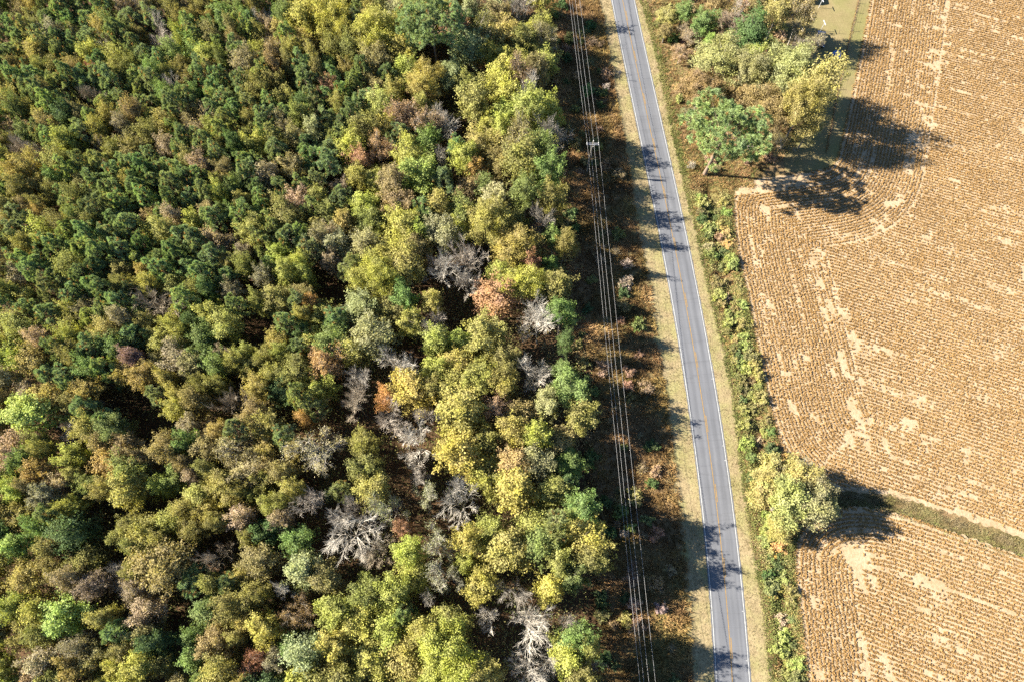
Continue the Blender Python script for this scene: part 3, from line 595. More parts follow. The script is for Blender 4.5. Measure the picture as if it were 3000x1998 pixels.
GW = 'trees of the autumn wood left of the road'
placed = []
EDGE_H = [(-14, 15.5), (2, 15.5), (4, 9), (7, 9), (9, 15.5), (17, 15.5), (19, 9), (29, 9), (32, 14), (40, 13.5), (43, 9), (46, 13), (54, 13), (58, 8.5), (64, 11), (72, 9), (77, 17), (92, 17.5), (97, 9.5), (103, 14), (108, 9.5), (114, 13.5), (120, 10), (135, 13.5)]
for x, y, h, r, k, c in TREES:
    if k in 'NL': h += 2.4; r *= 1.12
    place_tree(x, y, h, r, k, c, GW, wood_place(x, y, h)); placed.append((x, y, r))
# the rest of the wood, scattered without overlap
def frustum_x(y): return -(79.8 + (y + 9.4) / 143.7 * 40.4)
cand = np.c_[rng.uniform(-124, 12, 26000), rng.uniform(-14, 131, 26000)]
ok = (cand[:, 0] > frustum_x(cand[:, 1]) + 1) & (cand[:, 0] < wood_x(cand[:, 1]) - 1.0)
cand = cand[ok]
for gx_, gy_, gr in GAPS: cand = cand[np.hypot(cand[:, 0] - gx_, cand[:, 1] - gy_) > gr]
zone_n = vnoise(cand, 14.0, 7); zone_m = vnoise(cand, 9.0, 9); zone_r = rng.random(len(cand))
px_, py_, pr_ = [p[0] for p in placed], [p[1] for p in placed], [p[2] for p in placed]
pk_ = [0.92 if t_[4] in 'NL' else .62 for t_ in TREES]
count = {}
for (x, y), zn, zm, zr in zip(cand, zone_n, zone_m, zone_r):
    left = np.clip((-x - 22) / 22, 0, 1); far = np.clip((y - 22) / 30, 0, 1)
    pine_p = .50 * left * far * np.clip(1.6 * zn, 0, 1.2) + .03
    if zr < pine_p: kind = 'P'
    elif zr > .955 - .02 * (1 - left): kind = 'N' if zm > .45 else 'S'
    else: kind = 'B'
    r = random.uniform(1.8, 2.5) if kind == 'P' else (random.uniform(1.7, 2.9) if left > .5 else random.uniform(2.2, 3.6)) if kind == 'B' else random.uniform(2.2, 3.4)
    r *= 1.15 if left < .4 else 1.05
    P_ = np.hypot(np.array(px_) - x, np.array(py_) - y)
    ix, iy = to_image(x, y, 9.0)
    if not (-.025 < ix < 1 and -.03 < iy < 1.03): continue
    if np.any(P_ < np.array(pk_) * (np.array(pr_) + r)): continue
    if wood_x(y) - x < 5 and zr < .38: continue
    if kind == 'P': colour = random.choices(['pine', 'pine2', 'pine3'], [5, 3, 2])[0]
    elif kind == 'N': colour = random.choice(['pale', 'grey', 'pinkgrey', 'tan'])
    elif kind == 'S': colour = random.choice(['rosebrown', 'brownolive', 'greybrown'])
    elif left > .5:
        colour = random.choices(['olive', 'brownolive', 'greybrown', 'yelloliv', 'gold2', 'green', 'darkgreen', 'rosebrown', 'yellowgreen', 'purple'], [6, 4.5, 1.5, 5, 2, 3, 1, 1, 3, .15])[0]
    else:
        colour = random.choices(['olive', 'brownolive', 'yelloliv', 'yellowgreen', 'green', 'greygreen', 'rust', 'gold', 'yellow'], [3.5, 2, 5, 5, 2, 3, .4, .4, .8])[0]
    hmax = np.interp(y, [e[0] for e in EDGE_H], [e[1] for e in EDGE_H]); d_edge = wood_x(y) - x
    h = random.uniform(10.0, 13.5) if d_edge > 9 else hmax * random.uniform(.88, 1.12)
    if kind == 'P': h *= 1.06
    place_tree(float(x), float(y), h, r, kind, colour, GW, wood_place(x, y, h))
    px_.append(x); py_.append(y); pr_.append(r); pk_.append(.58); count[kind] = count.get(kind, 0) + 1
print('fill trees', count)

# grove and lone trees right of the road
GR = 'trees right of the road'
for x, y, h, r, k, c in RIGHT_TREES:
    if k == 'Q':
        place_tree(x, y, h, r, k, c, GR, label='tall pine with bare lower trunk standing at the grove corner by the road')
    else:
        place_tree(x, y, h, r, k, c, GR, 'in the clump at the field ditch' if y < 40 else 'in the grove right of the road')

# ------------------------------------------------------------------ shrubs
def make_shrub(key, r, h, n, ls, twig=False):
    ns = 26 if not twig else 50; a = rng.random(ns) * 6.28; rad = r * np.sqrt(rng.random(ns)) * rng.uniform(.7, 1.15, ns)
    tip = np.c_[rad * np.cos(a), rad * np.sin(a), h * rng.uniform(.35, 1.1, ns) * (1.1 - .55 * rad / r)]; st = np.c_[tip[:, :2] * .25, np.full(ns, -.1)]
    j = rng.integers(0, ns, n); t = rng.random(n) ** .6; pos = st[j] + (tip[j] - st[j]) * t[:, None] + rng.normal(0, 1, (n, 3)) * (.14 * r * (1.25 - .7 * t))[:, None]; pos[:, 2] = np.maximum(pos[:, 2], .04)
    V, Fc = leaves(pos, rng.normal(0, .6, (n, 3)) + np.array([0, 0, .55]), rng.uniform(ls * .6, ls * 1.4, n), .65)
    me = mesh_np(key + '_foliage', V, Fc, M_leaf2, np.repeat(np.clip(rng.random(n) * .6 + rng.random(ns)[j] * .4, 0, 1), 4))
    P0, P1, A, B = [], [], [], []
    for k in range(ns):
        s0_ = np.array([st[k, 0], st[k, 1], -1.0]); m_ = (st[k] + tip[k]) / 2 + rng.normal(0, .08, 3)
        P0 += [s0_, m_]; P1 += [m_, tip[k]]; A += [.03, .02]; B += [.02, .008]
    V, Fc = tubes(P0, P1, A, B, 3)
    VAR.setdefault(key, []).append(dict(r=r, h=h, foliage=me, stems=mesh_np(key + '_stems', V, Fc, M_bark)))
for _ in range(8): make_shrub('shrub', 1.4, 1.8, 1900, .19)
for _ in range(3): make_shrub('twiggy', 1.4, 1.6, 550, .18, True)
SC = {'brown': ((.215, .145, .080), 'brown'), 'russet': ((.26, .165, .090), 'russet'), 'olive': ((.18, .165, .055), 'olive'), 'green': ((.115, .155, .045), 'green'), 'dkgreen': ((.065, .100, .036), 'dark green'),
      'lime': ((.215, .25, .058), 'lime green'), 'ygreen': ((.26, .25, .065), 'yellow green'), 'tan': ((.32, .25, .14), 'tan'), 'grey': ((.30, .25, .20), 'grey twiggy'), 'gold': ((.38, .28, .075), 'golden')}
def place_shrub(x, y, r, h, colour, key, group, place):
    v = random.choice(VAR[key]); root = link('shrub', None); z = float(ground_z(np.array([[x, y]]))[0])
    root.location = (x, y, z); root.scale = (r / v['r'], r / v['r'], h / v['h']); root.rotation_euler = (0, 0, random.uniform(0, 6.28)); root.empty_display_size = .3
    f = link('foliage', v['foliage'], root); c = SC[colour][0]; f.color = tuple(q * random.uniform(.85, 1.15) for q in c) + (1,)
    s = link('stems', v['stems'], root); s.color = (.25, .21, .17, 1) if key == 'twiggy' else (.12, .09, .06, 1)
    tag(root, None, 'shrub', group); ix, iy = to_image(x, y, z + h / 2)
    REG.append((root, SC[colour][1] + (' shrub' if key == 'shrub' else ' bush'), place, ix, iy))

def band(iy): return ('top', 'upper', 'upper middle', 'lower middle', 'lower', 'bottom')[int(min(5, max(0, iy * 6)))]
sp = []
def scatter(n, fx0, fx1, y0, y1, rr, gap, fn):
    made = 0; tries = 0
    while made < n and tries < n * 60:
        tries += 1; y = random.uniform(y0, y1); a, b = fx0(y), fx1(y)
        if b - a < .3: continue
        x = random.uniform(a, b); r = random.uniform(*rr)
        if any((x - p[0]) ** 2 + (y - p[1]) ** 2 < (gap * (r + p[2])) ** 2 for p in sp): continue
        sp.append((x, y, r)); fn(float(x), float(y), r); made += 1
def strip_shrub(x, y, r):
    ix, iy = to_image(x, y, 1); near_w = x - wood_x(y) < 4
    colour = random.choices(['brown', 'russet', 'olive', 'green', 'dkgreen', 'tan', 'grey'], [4, 1.5, 4, 1.5, 3, 1, 1.5] if not near_w else [2, 1, 3, 4, 5, 0, 1.5])[0]
    place_shrub(x, y, r, r * random.uniform(.9, 1.5), colour, 'twiggy' if colour in ('grey', 'brown') and random.random() < .6 else 'shrub', 'shrubs under the power line', f"in the {band(iy)} power line strip")
scatter(100, lambda y: wood_x(y) + .3, lambda y: xat(VERGE_L, y) - 1.4, -12, 132, (.8, 1.9), .62, strip_shrub)
for x, y, r, c in ((19.9, 14.0, 1.1, 'lime'), (18.4, -.4, 1.5, 'lime'), (19.6, 27.6, .9, 'green')):
    place_shrub(x, y, r, r * 1.3, c, 'shrub', 'shrubs under the power line', f"in the {band(to_image(x, y, 1)[1])} power line strip")
def field_x(y): return float(xat(UPPER_EDGE[11:20], y)) if y > 24 else float(xat(LOWER_EDGE[8:], y))
def hedge_shrub(x, y, r):
    ix, iy = to_image(x, y, 1); a = xat(VERGE_R, y); f = (x - a) / max(.5, field_x(y) - a)
    colour = random.choices(['ygreen', 'lime', 'olive', 'green', 'brown', 'russet', 'gold', 'dkgreen', 'tan'], [6, 3, 5, 2.5, .3, .25, .8, .5, .6])[0]
    place_shrub(x, y, r, r * random.uniform(.8, 1.4), colour, 'shrub', 'shrubs along the roadside ditch', f"in the {band(iy)} roadside ditch hedge")
scatter(125, lambda y: float(xat(VERGE_R, y)) + 1.3, lambda y: field_x(y) - 1.0, -12, 80, (.8, 1.9), .40, hedge_shrub)
def grove_shrub(x, y, r):
    ix, iy = to_image(x, y, 1)
    colour = random.choices(['brown', 'olive', 'green', 'dkgreen', 'tan', 'russet', 'ygreen', 'grey'], [3, 4, 2, 1, 2, 2, 1, 2])[0]
    place_shrub(x, y, r, r * random.uniform(.9, 1.6), colour, 'twiggy' if colour in ('grey', 'tan') else 'shrub', 'shrubs under the grove', f"under the grove's {('left', 'right')[x > 52]} side, {band(iy)} part")
scatter(68, lambda y: float(xat(VERGE_R, y)) + 1.2, lambda y: float(np.interp(y, [84, 92, 105, 120, 134], [50, 60, 66, 62, 62])), 84, 136, (.9, 2.1), .58, grove_shrub)
scatter(12, lambda y: 40.8, lambda y: float(np.interp(y, [14, 18, 25, 29], [49, 54, 52, 44])), 14, 29, (.7, 1.4), .6,
        lambda x, y, r: place_shrub(x, y, r, r * random.uniform(.8, 1.2), random.choice(['ygreen', 'olive', 'tan', 'gold', 'green']), 'shrub', 'shrubs along the roadside ditch', 'below the clump at the field ditch'))

# ------------------------------------------------------------------ ground cover: uncountable grass, crop and undergrowth
def tufts(pts, nb, height, spread, width, name, mat, z=None, leafy=False, tone=None, lean=None, splay=.5, flat=.5):
    n = len(pts); idx = np.repeat(np.arange(n), nb); m = len(idx)
    z0 = np.zeros(n) if z is None else z
    base = np.c_[pts[idx] + rng.normal(0, spread * .35, (m, 2)), z0[idx] - .02]
    tn = (rng.random(n) if tone is None else tone); hs = height[idx] * rng.uniform(.7, 1.15, m)
    d = np.c_[rng.normal(0, splay, (m, 2)), np.ones(m)]
    if lean is not None: d[:, :2] += lean[idx]
    if leafy:
        d = unit(d); cen = base + d * (hs * rng.uniform(.3, 1.0, m))[:, None]
        V, Fc = leaves(cen, rng.normal(0, .8, (m, 3)) + np.array([0, 0, flat]), np.full(m, width) * rng.uniform(.7, 1.3, m), .7); k = 4
    else:
        V, Fc = blades(base, d, hs, np.full(m, width) * rng.uniform(.7, 1.3, m)); k = 3
    var = np.repeat(np.clip(tn[idx] * .75 + rng.random(m) * .3 - .02, 0, 1), k)
    o = link(name, mesh_np(name, V, Fc, mat, var)); return o

# crop rows: headland rows follow the field edge, the rest run parallel to the field ditch
ROW = .66
def offset_rows(edge, depth, step, side):
    e = resample(smooth_line(edge, 3), .15); tn = unit(np.gradient(e, axis=0)); nn = np.c_[-tn[:, 1], tn[:, 0]] * side; out = []
    for k in range(1, int(depth / ROW)):
        off = .5 + k * ROW; q = e + nn * off; q = q[dist_line(q, e[::6]) > off - .12]
        if len(q) < 3: continue
        s = np.r_[0, np.cumsum(np.linalg.norm(np.diff(q, axis=0), axis=1))]
        ss = np.arange(0, s[-1], step); ss = ss + rng.normal(0, .07, len(ss))
        out.append(np.c_[np.interp(ss, s, q[:, 0]), np.interp(ss, s, q[:, 1])])
    return np.vstack(out)
def straight_rows(poly, ang, step):
    P = np.asarray(poly); c, s = math.cos(ang), math.sin(ang); q = P @ np.array([[c, -s], [s, c]])
    u0, v0 = q.min(0); u1, v1 = q.max(0); vs = np.arange(v0, v1, ROW); us = np.arange(u0, u1, step)
    U, Vv = np.meshgrid(us, vs); U = U + rng.normal(0, .08, U.shape); Vv = Vv + rng.normal(0, .035, U.shape) + .10 * np.sin(U * .13 + Vv * .4)
    pts = np.stack([U.ravel(), Vv.ravel()], 1) @ np.array([[c, s], [-s, c]])
    return pts[inside(pts, poly)]
dF = np.array(DITCH_F[-2]) - np.array(DITCH_F[2]); ROW_ANG = math.atan2(dF[1], dF[0])
def field_view(p): return p[(p[:, 0] < 82 + (p[:, 1] + 9.4) / 143.7 * 40.4 + 6) & (p[:, 1] > -15) & (p[:, 1] < 140)]
ue = resample(up_edge, .5); le = resample(lo_edge, .5)
side_u = 1 if inside((ue[len(ue) // 2] + np.array([3.0, 0]))[None], upper_poly)[0] else -1
def headland(edge, poly, depth, step):
    a = offset_rows(edge, depth, step, 1); b = offset_rows(edge, depth, step, -1)
    a = a[inside(a, poly)]; b = b[inside(b, poly)]; return a if len(a) > len(b) else b
STEP = .24
def uncovered(p, h):
    cells = set(map(tuple, np.floor(h / .36).astype(int).tolist())); c = np.floor(p / .36).astype(int)
    near_ = np.array([any((a + i, b + j) in cells for i in (-1, 0, 1) for j in (-1, 0, 1)) for a, b in c.tolist()])
    return p[~near_]
crop = []
h1 = headland(up_edge, upper_poly, 17.5, STEP); crop.append(h1)
s1 = straight_rows(upper_poly, ROW_ANG, STEP); crop.append(uncovered(s1, h1))
h2 = headland(lo_edge, lower_poly, 9.5, STEP); crop.append(h2)
s2 = straight_rows(lower_poly, ROW_ANG, STEP); crop.append(uncovered(s2, h2))
pts = field_view(np.vstack(crop))
pts = pts[dist_line(pts, np.array(UPPER_SOUTH)) > .8]
thin = vnoise(pts, 3.2, 21) * .4 + vnoise(pts, 1.3, 22) * .35 + rng.random(len(pts)) * .25
de = np.minimum(dist_line(pts, ue[::4]), dist_line(pts, le[::4])); ca_, sa_ = math.cos(ROW_ANG), math.sin(ROW_ANG)
is_head = np.where(pts[:, 1] > np.interp(pts[:, 0], [p_[0] for p_ in DITCH_F], [p_[1] for p_ in DITCH_F]), de < 17.5, de < 9.5)
along = np.where(is_head, pts[:, 1], pts @ np.array([ca_, sa_])); across = np.where(is_head, de, pts @ np.array([-sa_, ca_]))
streak = vnoise(np.c_[along / 11.0, across / .8], 1.0, 24)                  # thin stands running along the rows
keep = (thin > .23) & (rng.random(len(pts)) > .03) & ~((streak > .80) & (rng.random(len(pts)) < .6))
keep &= ~(is_head & (de > 12.5) & (pts[:, 1] > 18) & (thin < .36))
for x, y, r in PATCH:
    v = pts - np.array([x, y]); t_ = np.array([-.18, 1.0]) / math.hypot(.18, 1) if x < 66 else np.array([math.cos(ROW_ANG), math.sin(ROW_ANG)])
    al = v @ t_; ac = v @ np.array([-t_[1], t_[0]]); dd = np.hypot(al / 1.6, ac / .6) / r + 1.6 * (thin - .5)
    keep &= rng.random(len(pts)) > np.clip((1.25 - dd) / .8, 0, .93)
dirt = np.array([(44.5, 82.5), (50, 84), (57, 85.5), (61.5, 86.5), (62, 83.5), (55, 81.2), (49, 80.5), (45.5, 80)])
keep &= ~(inside(pts, dirt) & (rng.random(len(pts)) < .9))
pts = pts[keep]
tone = np.clip(vnoise(pts, 6.0, 5) * .4 + streak[keep] * .3 + rng.random(len(pts)) * .35, 0, 1)
print('crop plants', len(pts))
cr = tufts(pts, 7, np.full(len(pts), .27) * rng.uniform(.7, 1.25, len(pts)), .27, .29, 'field_crop', M_crop, leafy=True, tone=tone, splay=.34, flat=1.5)
tag(cr, 'dry tan brown crop plants standing in rows on the field', 'crop', kind='stuff')

# rough brown grass of the power line strip
def area_pts(n, fx0, fx1, y0, y1):
    y = rng.uniform(y0, y1, n); a = fx0(y); b = fx1(y); x = a + (b - a) * rng.random(n); return np.c_[x, y]
p = area_pts(15000, lambda y: wood_x(y) - .5, lambda y: xat(VERGE_L, y) + .3, -14, 136)
lean = np.c_[vnoise(p, 2.5, 31) - .5, vnoise(p, 2.5, 32) - .5] * 1.6
o = tufts(p, 9, rng.uniform(.45, 1.05, len(p)), .4, .11, 'rough_grass', M_tuss, tone=np.clip(vnoise(p, 3.0, 33) * .9 + rng.normal(0, .12, len(p)), 0, 1), lean=lean)
tag(o, 'rough brown grass and brambles covering the power line strip', 'grass', kind='stuff')
p2 = area_pts(5200, lambda y: xat(VERGE_R, y) + .8, lambda y: np.interp(y, [84, 92, 105, 120, 134], [50, 60, 66, 62, 62]), 82, 136)
yh = rng.uniform(-14, 82, 4200); xh = xat(VERGE_R, yh); p3 = np.c_[xh + .6 + (np.array([field_x(v) for v in yh]) - xh - .4) * rng.random(len(yh)), yh]; p2 = np.vstack([p2, p3])
o = tufts(p2, 8, rng.uniform(.3, .8, len(p2)), .4, .1, 'hedge_grass', M_tuss, z=ground_z(p2), tone=np.clip(vnoise(p2, 2.4, 35) + rng.normal(0, .12, len(p2)), 0, 1), lean=np.c_[vnoise(p2, 2.0, 36) - .5, vnoise(p2, 2.0, 37) - .5])
tag(o, 'rough tan grass between the hedge shrubs and under the grove', 'grass', kind='stuff')
# short verge grass
pa = area_pts(9000, lambda y: xat(VERGE_L, y) - .4, lambda y: road_x(y) - 2.75, -14, 138)
pb = area_pts(6500, lambda y: road_x(y) + 2.75, lambda y: xat(VERGE_R, y) + .2, -14, 138)
p = np.vstack([pa, pb])
o = tufts(p, 4, rng.uniform(.05, .2, len(p)) * (.6 + .9 * vnoise(p, 1.8, 43)), .25, .07, 'verge_grass', M_vgrass, z=np.full(len(p), .004), tone=np.clip(vnoise(p, 1.6, 41) * .8 + rng.random(len(p)) * .2, 0, 1))
tag(o, 'short dry grass on the road verges', 'grass', kind='stuff')
dl = resample(np.array(DITCH_F), .05); p = dl[(rng.random(5200) * (len(dl) - 1)).astype(int)] + rng.normal(0, .8, (5200, 2)) + np.array([.05, .12])
o = tufts(p, 7, rng.uniform(.15, .45, len(p)), .3, .09, 'ditch_grass', M_vgrass, z=ground_z(p), tone=np.clip(vnoise(p, 1.2, 45) * .7 + rng.random(len(p)) * .3 + .2, 0, 1), lean=np.c_[vnoise(p, 1.5, 46) - .5, vnoise(p, 1.5, 47) - .5])
tag(o, 'pale dry grass lining the narrow ditch between the two fields', 'grass', kind='stuff')
# leafy tangle binding the roadside hedge together
yv = rng.uniform(-14, 81, 4300); xa = xat(VERGE_R, yv) + .7; xb = np.array([field_x(v) for v in yv]) - .5; p = np.c_[xa + (xb - xa) * rng.random(len(yv)), yv]; p = p[vnoise(p, 2.0, 55) > .36]
o = tufts(p, 16, rng.uniform(.3, 1.2, len(p)), .9, .18, 'hedge_tangle', M_weed, z=ground_z(p), leafy=True, tone=np.clip(vnoise(p, 2.6, 56) * .9 + rng.normal(0, .15, len(p)), 0, 1))
tag(o, 'yellow green tangle of vines and weeds along the roadside ditch', 'vines', kind='stuff')
# green weeds fringing the ditches
pc = area_pts(4200, lambda y: xat(VERGE_R, y) - .4, lambda y: xat(VERGE_R, y) + 1.3, -14, 136)
yy = rng.uniform(-14, 80, 5200); xf = np.array([field_x(v) for v in yy]); pd = np.c_[xf - np.abs(rng.normal(0, 1.3, len(yy))) + .2, yy]; pd = pd[pd[:, 0] > xat(VERGE_R, pd[:, 1])]
t_ = rng.random(700); dl = resample(np.array(DITCH_F), .05); pe = dl[(t_ * (len(dl) - 1)).astype(int)] + rng.normal(0, .5, (700, 2)) + np.array([-.25, -.5])
pg = area_pts(5500, lambda y: xat(VERGE_R, y) + 1.0, lambda y: np.interp(y, [84, 92, 105, 120, 134], [50, 60, 66, 62, 62]), 82, 136)
p = np.vstack([pc, pd, pe, pg]); z = ground_z(p)
o = tufts(p, 7, rng.uniform(.2, .5, len(p)), .35, .1, 'ditch_weeds', M_weed, z=z, tone=np.clip(vnoise(p, 2.2, 51) * .9 + rng.normal(0, .15, len(p)), 0, 1))
tag(o, 'green and tan weeds fringing the ditches and the hedge', 'weeds', kind='stuff')
# undergrowth inside the wood
p = np.c_[rng.uniform(-122, 13, 7200), rng.uniform(-14, 133, 7200)]; p = p[(p[:, 0] > frustum_x(p[:, 1])) & (p[:, 0] < wood_x(p[:, 1]) + .5)][:4600]
o = tufts(p, 46, rng.uniform(1.0, 6.0, len(p)) * (1 + .25 * (vnoise(p, 11.0, 63) > .5)), 2.4, .30, 'undergrowth', M_under, leafy=True, tone=np.clip(vnoise(p, 6.0, 61) + rng.normal(0, .2, len(p)), 0, 1))
tag(o, 'dim leafy undergrowth on the floor of the wood', 'undergrowth', kind='stuff')

# ------------------------------------------------------------------ power pole and wires
def box(V, F_, c, s, rz=0):
    n = len(V); ca, sa = math.cos(rz), math.sin(rz)
    for dz in (-1, 1):
        for dx_, dy_ in ((-1, -1), (1, -1), (1, 1), (-1, 1)):
            a, b = dx_ * s[0] / 2, dy_ * s[1] / 2; V.append((c[0] + a * ca - b * sa, c[1] + a * sa + b * ca, c[2] + dz * s[2] / 2))
    F_ += [(n, n + 3, n + 2, n + 1), (n + 4, n + 5, n + 6, n + 7), (n, n + 1, n + 5, n + 4), (n + 1, n + 2, n + 6, n + 5), (n + 2, n + 3, n + 7, n + 6), (n + 3, n, n + 4, n + 7)]
def boxes(name, items, mat, parent=None, bev=0):
    V, F_ = [], []
    for it in items: box(V, F_, *it)
    me = bpy.data.meshes.new(name); me.from_pydata(V, [], F_); me.materials.append(mat); o = link(name, me, parent)
    if bev:
        m = o.modifiers.new('bevel', 'BEVEL'); m.width = bev; m.segments = 2
    return o
def tube_obj(name, P, rad, mat, parent=None, sides=8, caps=True):
    P = np.asarray(P, float); rr = np.asarray(rad, float) if np.ndim(rad) else np.full(len(P), rad)
    d = unit(np.gradient(P, axis=0)); a, b = frames(d)
    for i in range(1, len(P)):
        if a[i] @ a[i - 1] < 0: a[i] = -a[i]; b[i] = -b[i]
    ang = np.arange(sides) * 2 * math.pi / sides
    V = (P[:, None] + (a[:, None] * np.cos(ang)[None, :, None] + b[:, None] * np.sin(ang)[None, :, None]) * rr[:, None, None]).reshape(-1, 3)
    F_ = [(i * sides + j, i * sides + (j + 1) % sides, (i + 1) * sides + (j + 1) % sides, (i + 1) * sides + j) for i in range(len(P) - 1) for j in range(sides)]
    F_ += [tuple(range(sides))[::-1], tuple(range((len(P) - 1) * sides, len(P) * sides))]
    me = bpy.data.meshes.new(name); me.from_pydata(V.tolist(), [], F_); me.materials.append(mat)
    return link(name, me, parent)

def pole_at(x, y, label):
    root = link('utility_pole', None); root.location = (x, y, 0); tag(root, label, 'utility pole', 'poles of the power line')
    lx, ly = .32, -.05
    tube_obj('pole', [(0, 0, -.8), (.02, 0, 2.5), (.12, -.02, 6), (lx * .86, ly, 9.0), (lx, ly, 10.3)], [.19, .175, .15, .125, .11], M_wood, root, 10)
    ca = -.04
    for s in (-1, 1): boxes('crossarm', [((lx * .9, ly + s * .17, 9.45), (2.45, .1, .13), ca)], M_arm, root, .01)
    for s in (-1, 1):
        tube_obj('brace', [(lx * .9 + s * .75, ly - .2, 9.42), (lx * .88, ly - .14, 8.7)], .018, M_steel, root, 5)
        for t in (-1, 1):
            pz = [(lx * .9 + s * 1.12, ly + t * .17 - s * .04, 9.5 + k) for k in (0, .06, .09, .17, .2, .26, .3)]
            tube_obj('insulator', pz, [.03, .03, .085, .085, .05, .05, .02], M_glass, root, 8)
    pz = [(lx, ly, 10.28 + k) for k in (0, .08, .11, .2, .24, .3)]
    tube_obj('insulator', pz, [.03, .03, .09, .09, .05, .02], M_glass, root, 8)
    boxes('neutral_bracket', [((lx * .78 - .2, ly, 8.3), (.25, .08, .12))], M_steel, root)
    return (x + lx * .9, y + ly)
pA = pole_at(POLE[0], POLE[1], 'weathered wooden power pole with double crossarm in the brushy strip')
pN = (POLE[0] - 5.1, POLE[1] + 96.0); pS = (POLE[0] + 4.75, POLE[1] - 112.0)
def wire(dxo, zo, name, label):
    pts_ = []
    for (a, b) in (((pN[0], pN[1]), pA), (pA, (pS[0], pS[1]))):
        for k in range(25):
            t = k / 24
            if pts_ and k == 0: continue
            pts_.append((a[0] + (b[0] - a[0]) * t + dxo, a[1] + (b[1] - a[1]) * t, zo - 4 * 1.1 * t * (1 - t)))
    o = tube_obj(name, pts_, .013, M_alu, None, 5); tag(o, label, 'wire', 'wires of the power line')
wire(-1.12, 9.78, 'power_wire', 'outer power line wire furthest from the road')
wire(1.12, 9.78, 'power_wire', 'outer power line wire nearest the road')
wire(.03, 10.55, 'power_wire', 'highest power line wire, on top of the pole')
wire(-.30, 8.36, 'power_wire', 'lowest power line wire, below the crossarm')

# ------------------------------------------------------------------ road sign
sr = link('road_sign', None); sr.location = (*SIGN, 0); tag(sr, 'grey backed diamond warning sign on a post beside the road', 'road sign')
boxes('post', [((0, 0, 1.1), (.06, .05, 2.9))], M_steel, sr)
def diamond(name, y, th, s, mat):
    V = [(sx * s * k, y + t, 2.14 + sz * s * k) for t in (-th / 2, th / 2) for sx, sz, k in ((-1, 0, 1), (0, -1, 1), (1, 0, 1), (0, 1, 1))]
    me = bpy.data.meshes.new(name); me.from_pydata(V, [], [(0, 1, 2, 3), (7, 6, 5, 4), (0, 4, 5, 1), (1, 5, 6, 2), (2, 6, 7, 3), (3, 7, 4, 0)]); me.materials.append(mat)
    return link(name, me, sr)
diamond('sign_plate', .045, .02, .56, M_steel); diamond('sign_face', .0575, .004, .54, M_signy)

# ------------------------------------------------------------------ yard: house corner, clothes line posts, fence, tarp, stake, car
hx, hy = HOUSE[1][0] - 1.2, HOUSE[0][1] + 1.6
house = link('house', None); house.location = (hx - 4.0, hy, 0); tag(house, 'house corner with pale metal roof at the top of the yard', 'house')
W_, D_, E_ = 8.0, 12.0, 2.9
boxes('wall', [((0, D_ / 2, E_ / 2), (W_, D_, E_))], M_wall, house)
V = [(-W_ / 2, 0, E_), (W_ / 2, 0, E_), (0, 0, E_ + 1.7), (-W_ / 2, D_, E_), (W_ / 2, D_, E_), (0, D_, E_ + 1.7)]
me = bpy.data.meshes.new('gable'); me.from_pydata(V, [], [(0, 1, 2), (5, 4, 3), (0, 3, 4, 1)]); me.materials.append(M_wall); link('gable', me, house)
for s in (-1, 1):
    e = .45; x0, z0, x1, z1 = s * (W_ / 2 + e), E_ - .19 + .02, 0, E_ + 1.72
    V = [(x0, -e, z0), (x1, -e, z1), (x1, D_ + e, z1), (x0, D_ + e, z0)]; V += [(a, b, c + .07) for a, b, c in V]
    me = bpy.data.meshes.new('roof'); me.from_pydata(V, [], [(3, 2, 1, 0), (4, 5, 6, 7), (0, 1, 5, 4), (1, 2, 6, 5), (2, 3, 7, 6), (3, 0, 4, 7)]); me.materials.append(M_roof); rf = link('roof', me, house)
    nrib = 14
    items = []
    for k in range(nrib):
        yk = -e + (D_ + 2 * e) * (k + .5) / nrib
        items.append(yk)
    V, F_ = [], []
    for yk in items:
        n = len(V); V += [(x0, yk - .03, z0 + .072), (x0, yk + .03, z0 + .072), (x1, yk + .03, z1 + .072), (x1, yk - .03, z1 + .072), (x0, yk, z0 + .12), (x1, yk, z1 + .12)]
        F_ += [(n, n + 4, n + 5, n + 3), (n + 4, n + 1, n + 2, n + 5), (n, n + 1, n + 4), (n + 3, n + 5, n + 2)]
    me = bpy.data.meshes.new('roof_ribs'); me.from_pydata(V, [], F_); me.materials.append(M_roof); link('roof_rib', me, rf)
    boxes('rake_board', [((s * (W_ / 4 + .1), -e - .02, E_ + .78), (.05, .03, .05))], M_white, house)
for x in (-2.2, 2.2):
    wn = boxes('window', [((x, -.02, 1.6), (1.1, .06, 1.2))], M_white, house); boxes('pane', [((x, -.056, 1.6), (.9, .02, 1.0))], M_pane, wn)

for i, (x, y) in enumerate(CLOTHES):
    r_ = link('clothesline_post', None); r_.location = (x, y, 0)
    tag(r_, ('white T shaped clothesline post on the sunny lawn edge', 'white T shaped clothesline post in the house shadow')[i], 'clothesline post', 'clothesline posts in the yard')
    tube_obj('post', [(0, 0, -.4), (0, 0, 2.2)], .05, M_wpost, r_, 8)
    boxes('crossbar', [((0, 0, 2.25), (.12, 1.5, .1), .12)], M_wpost, r_, .01)

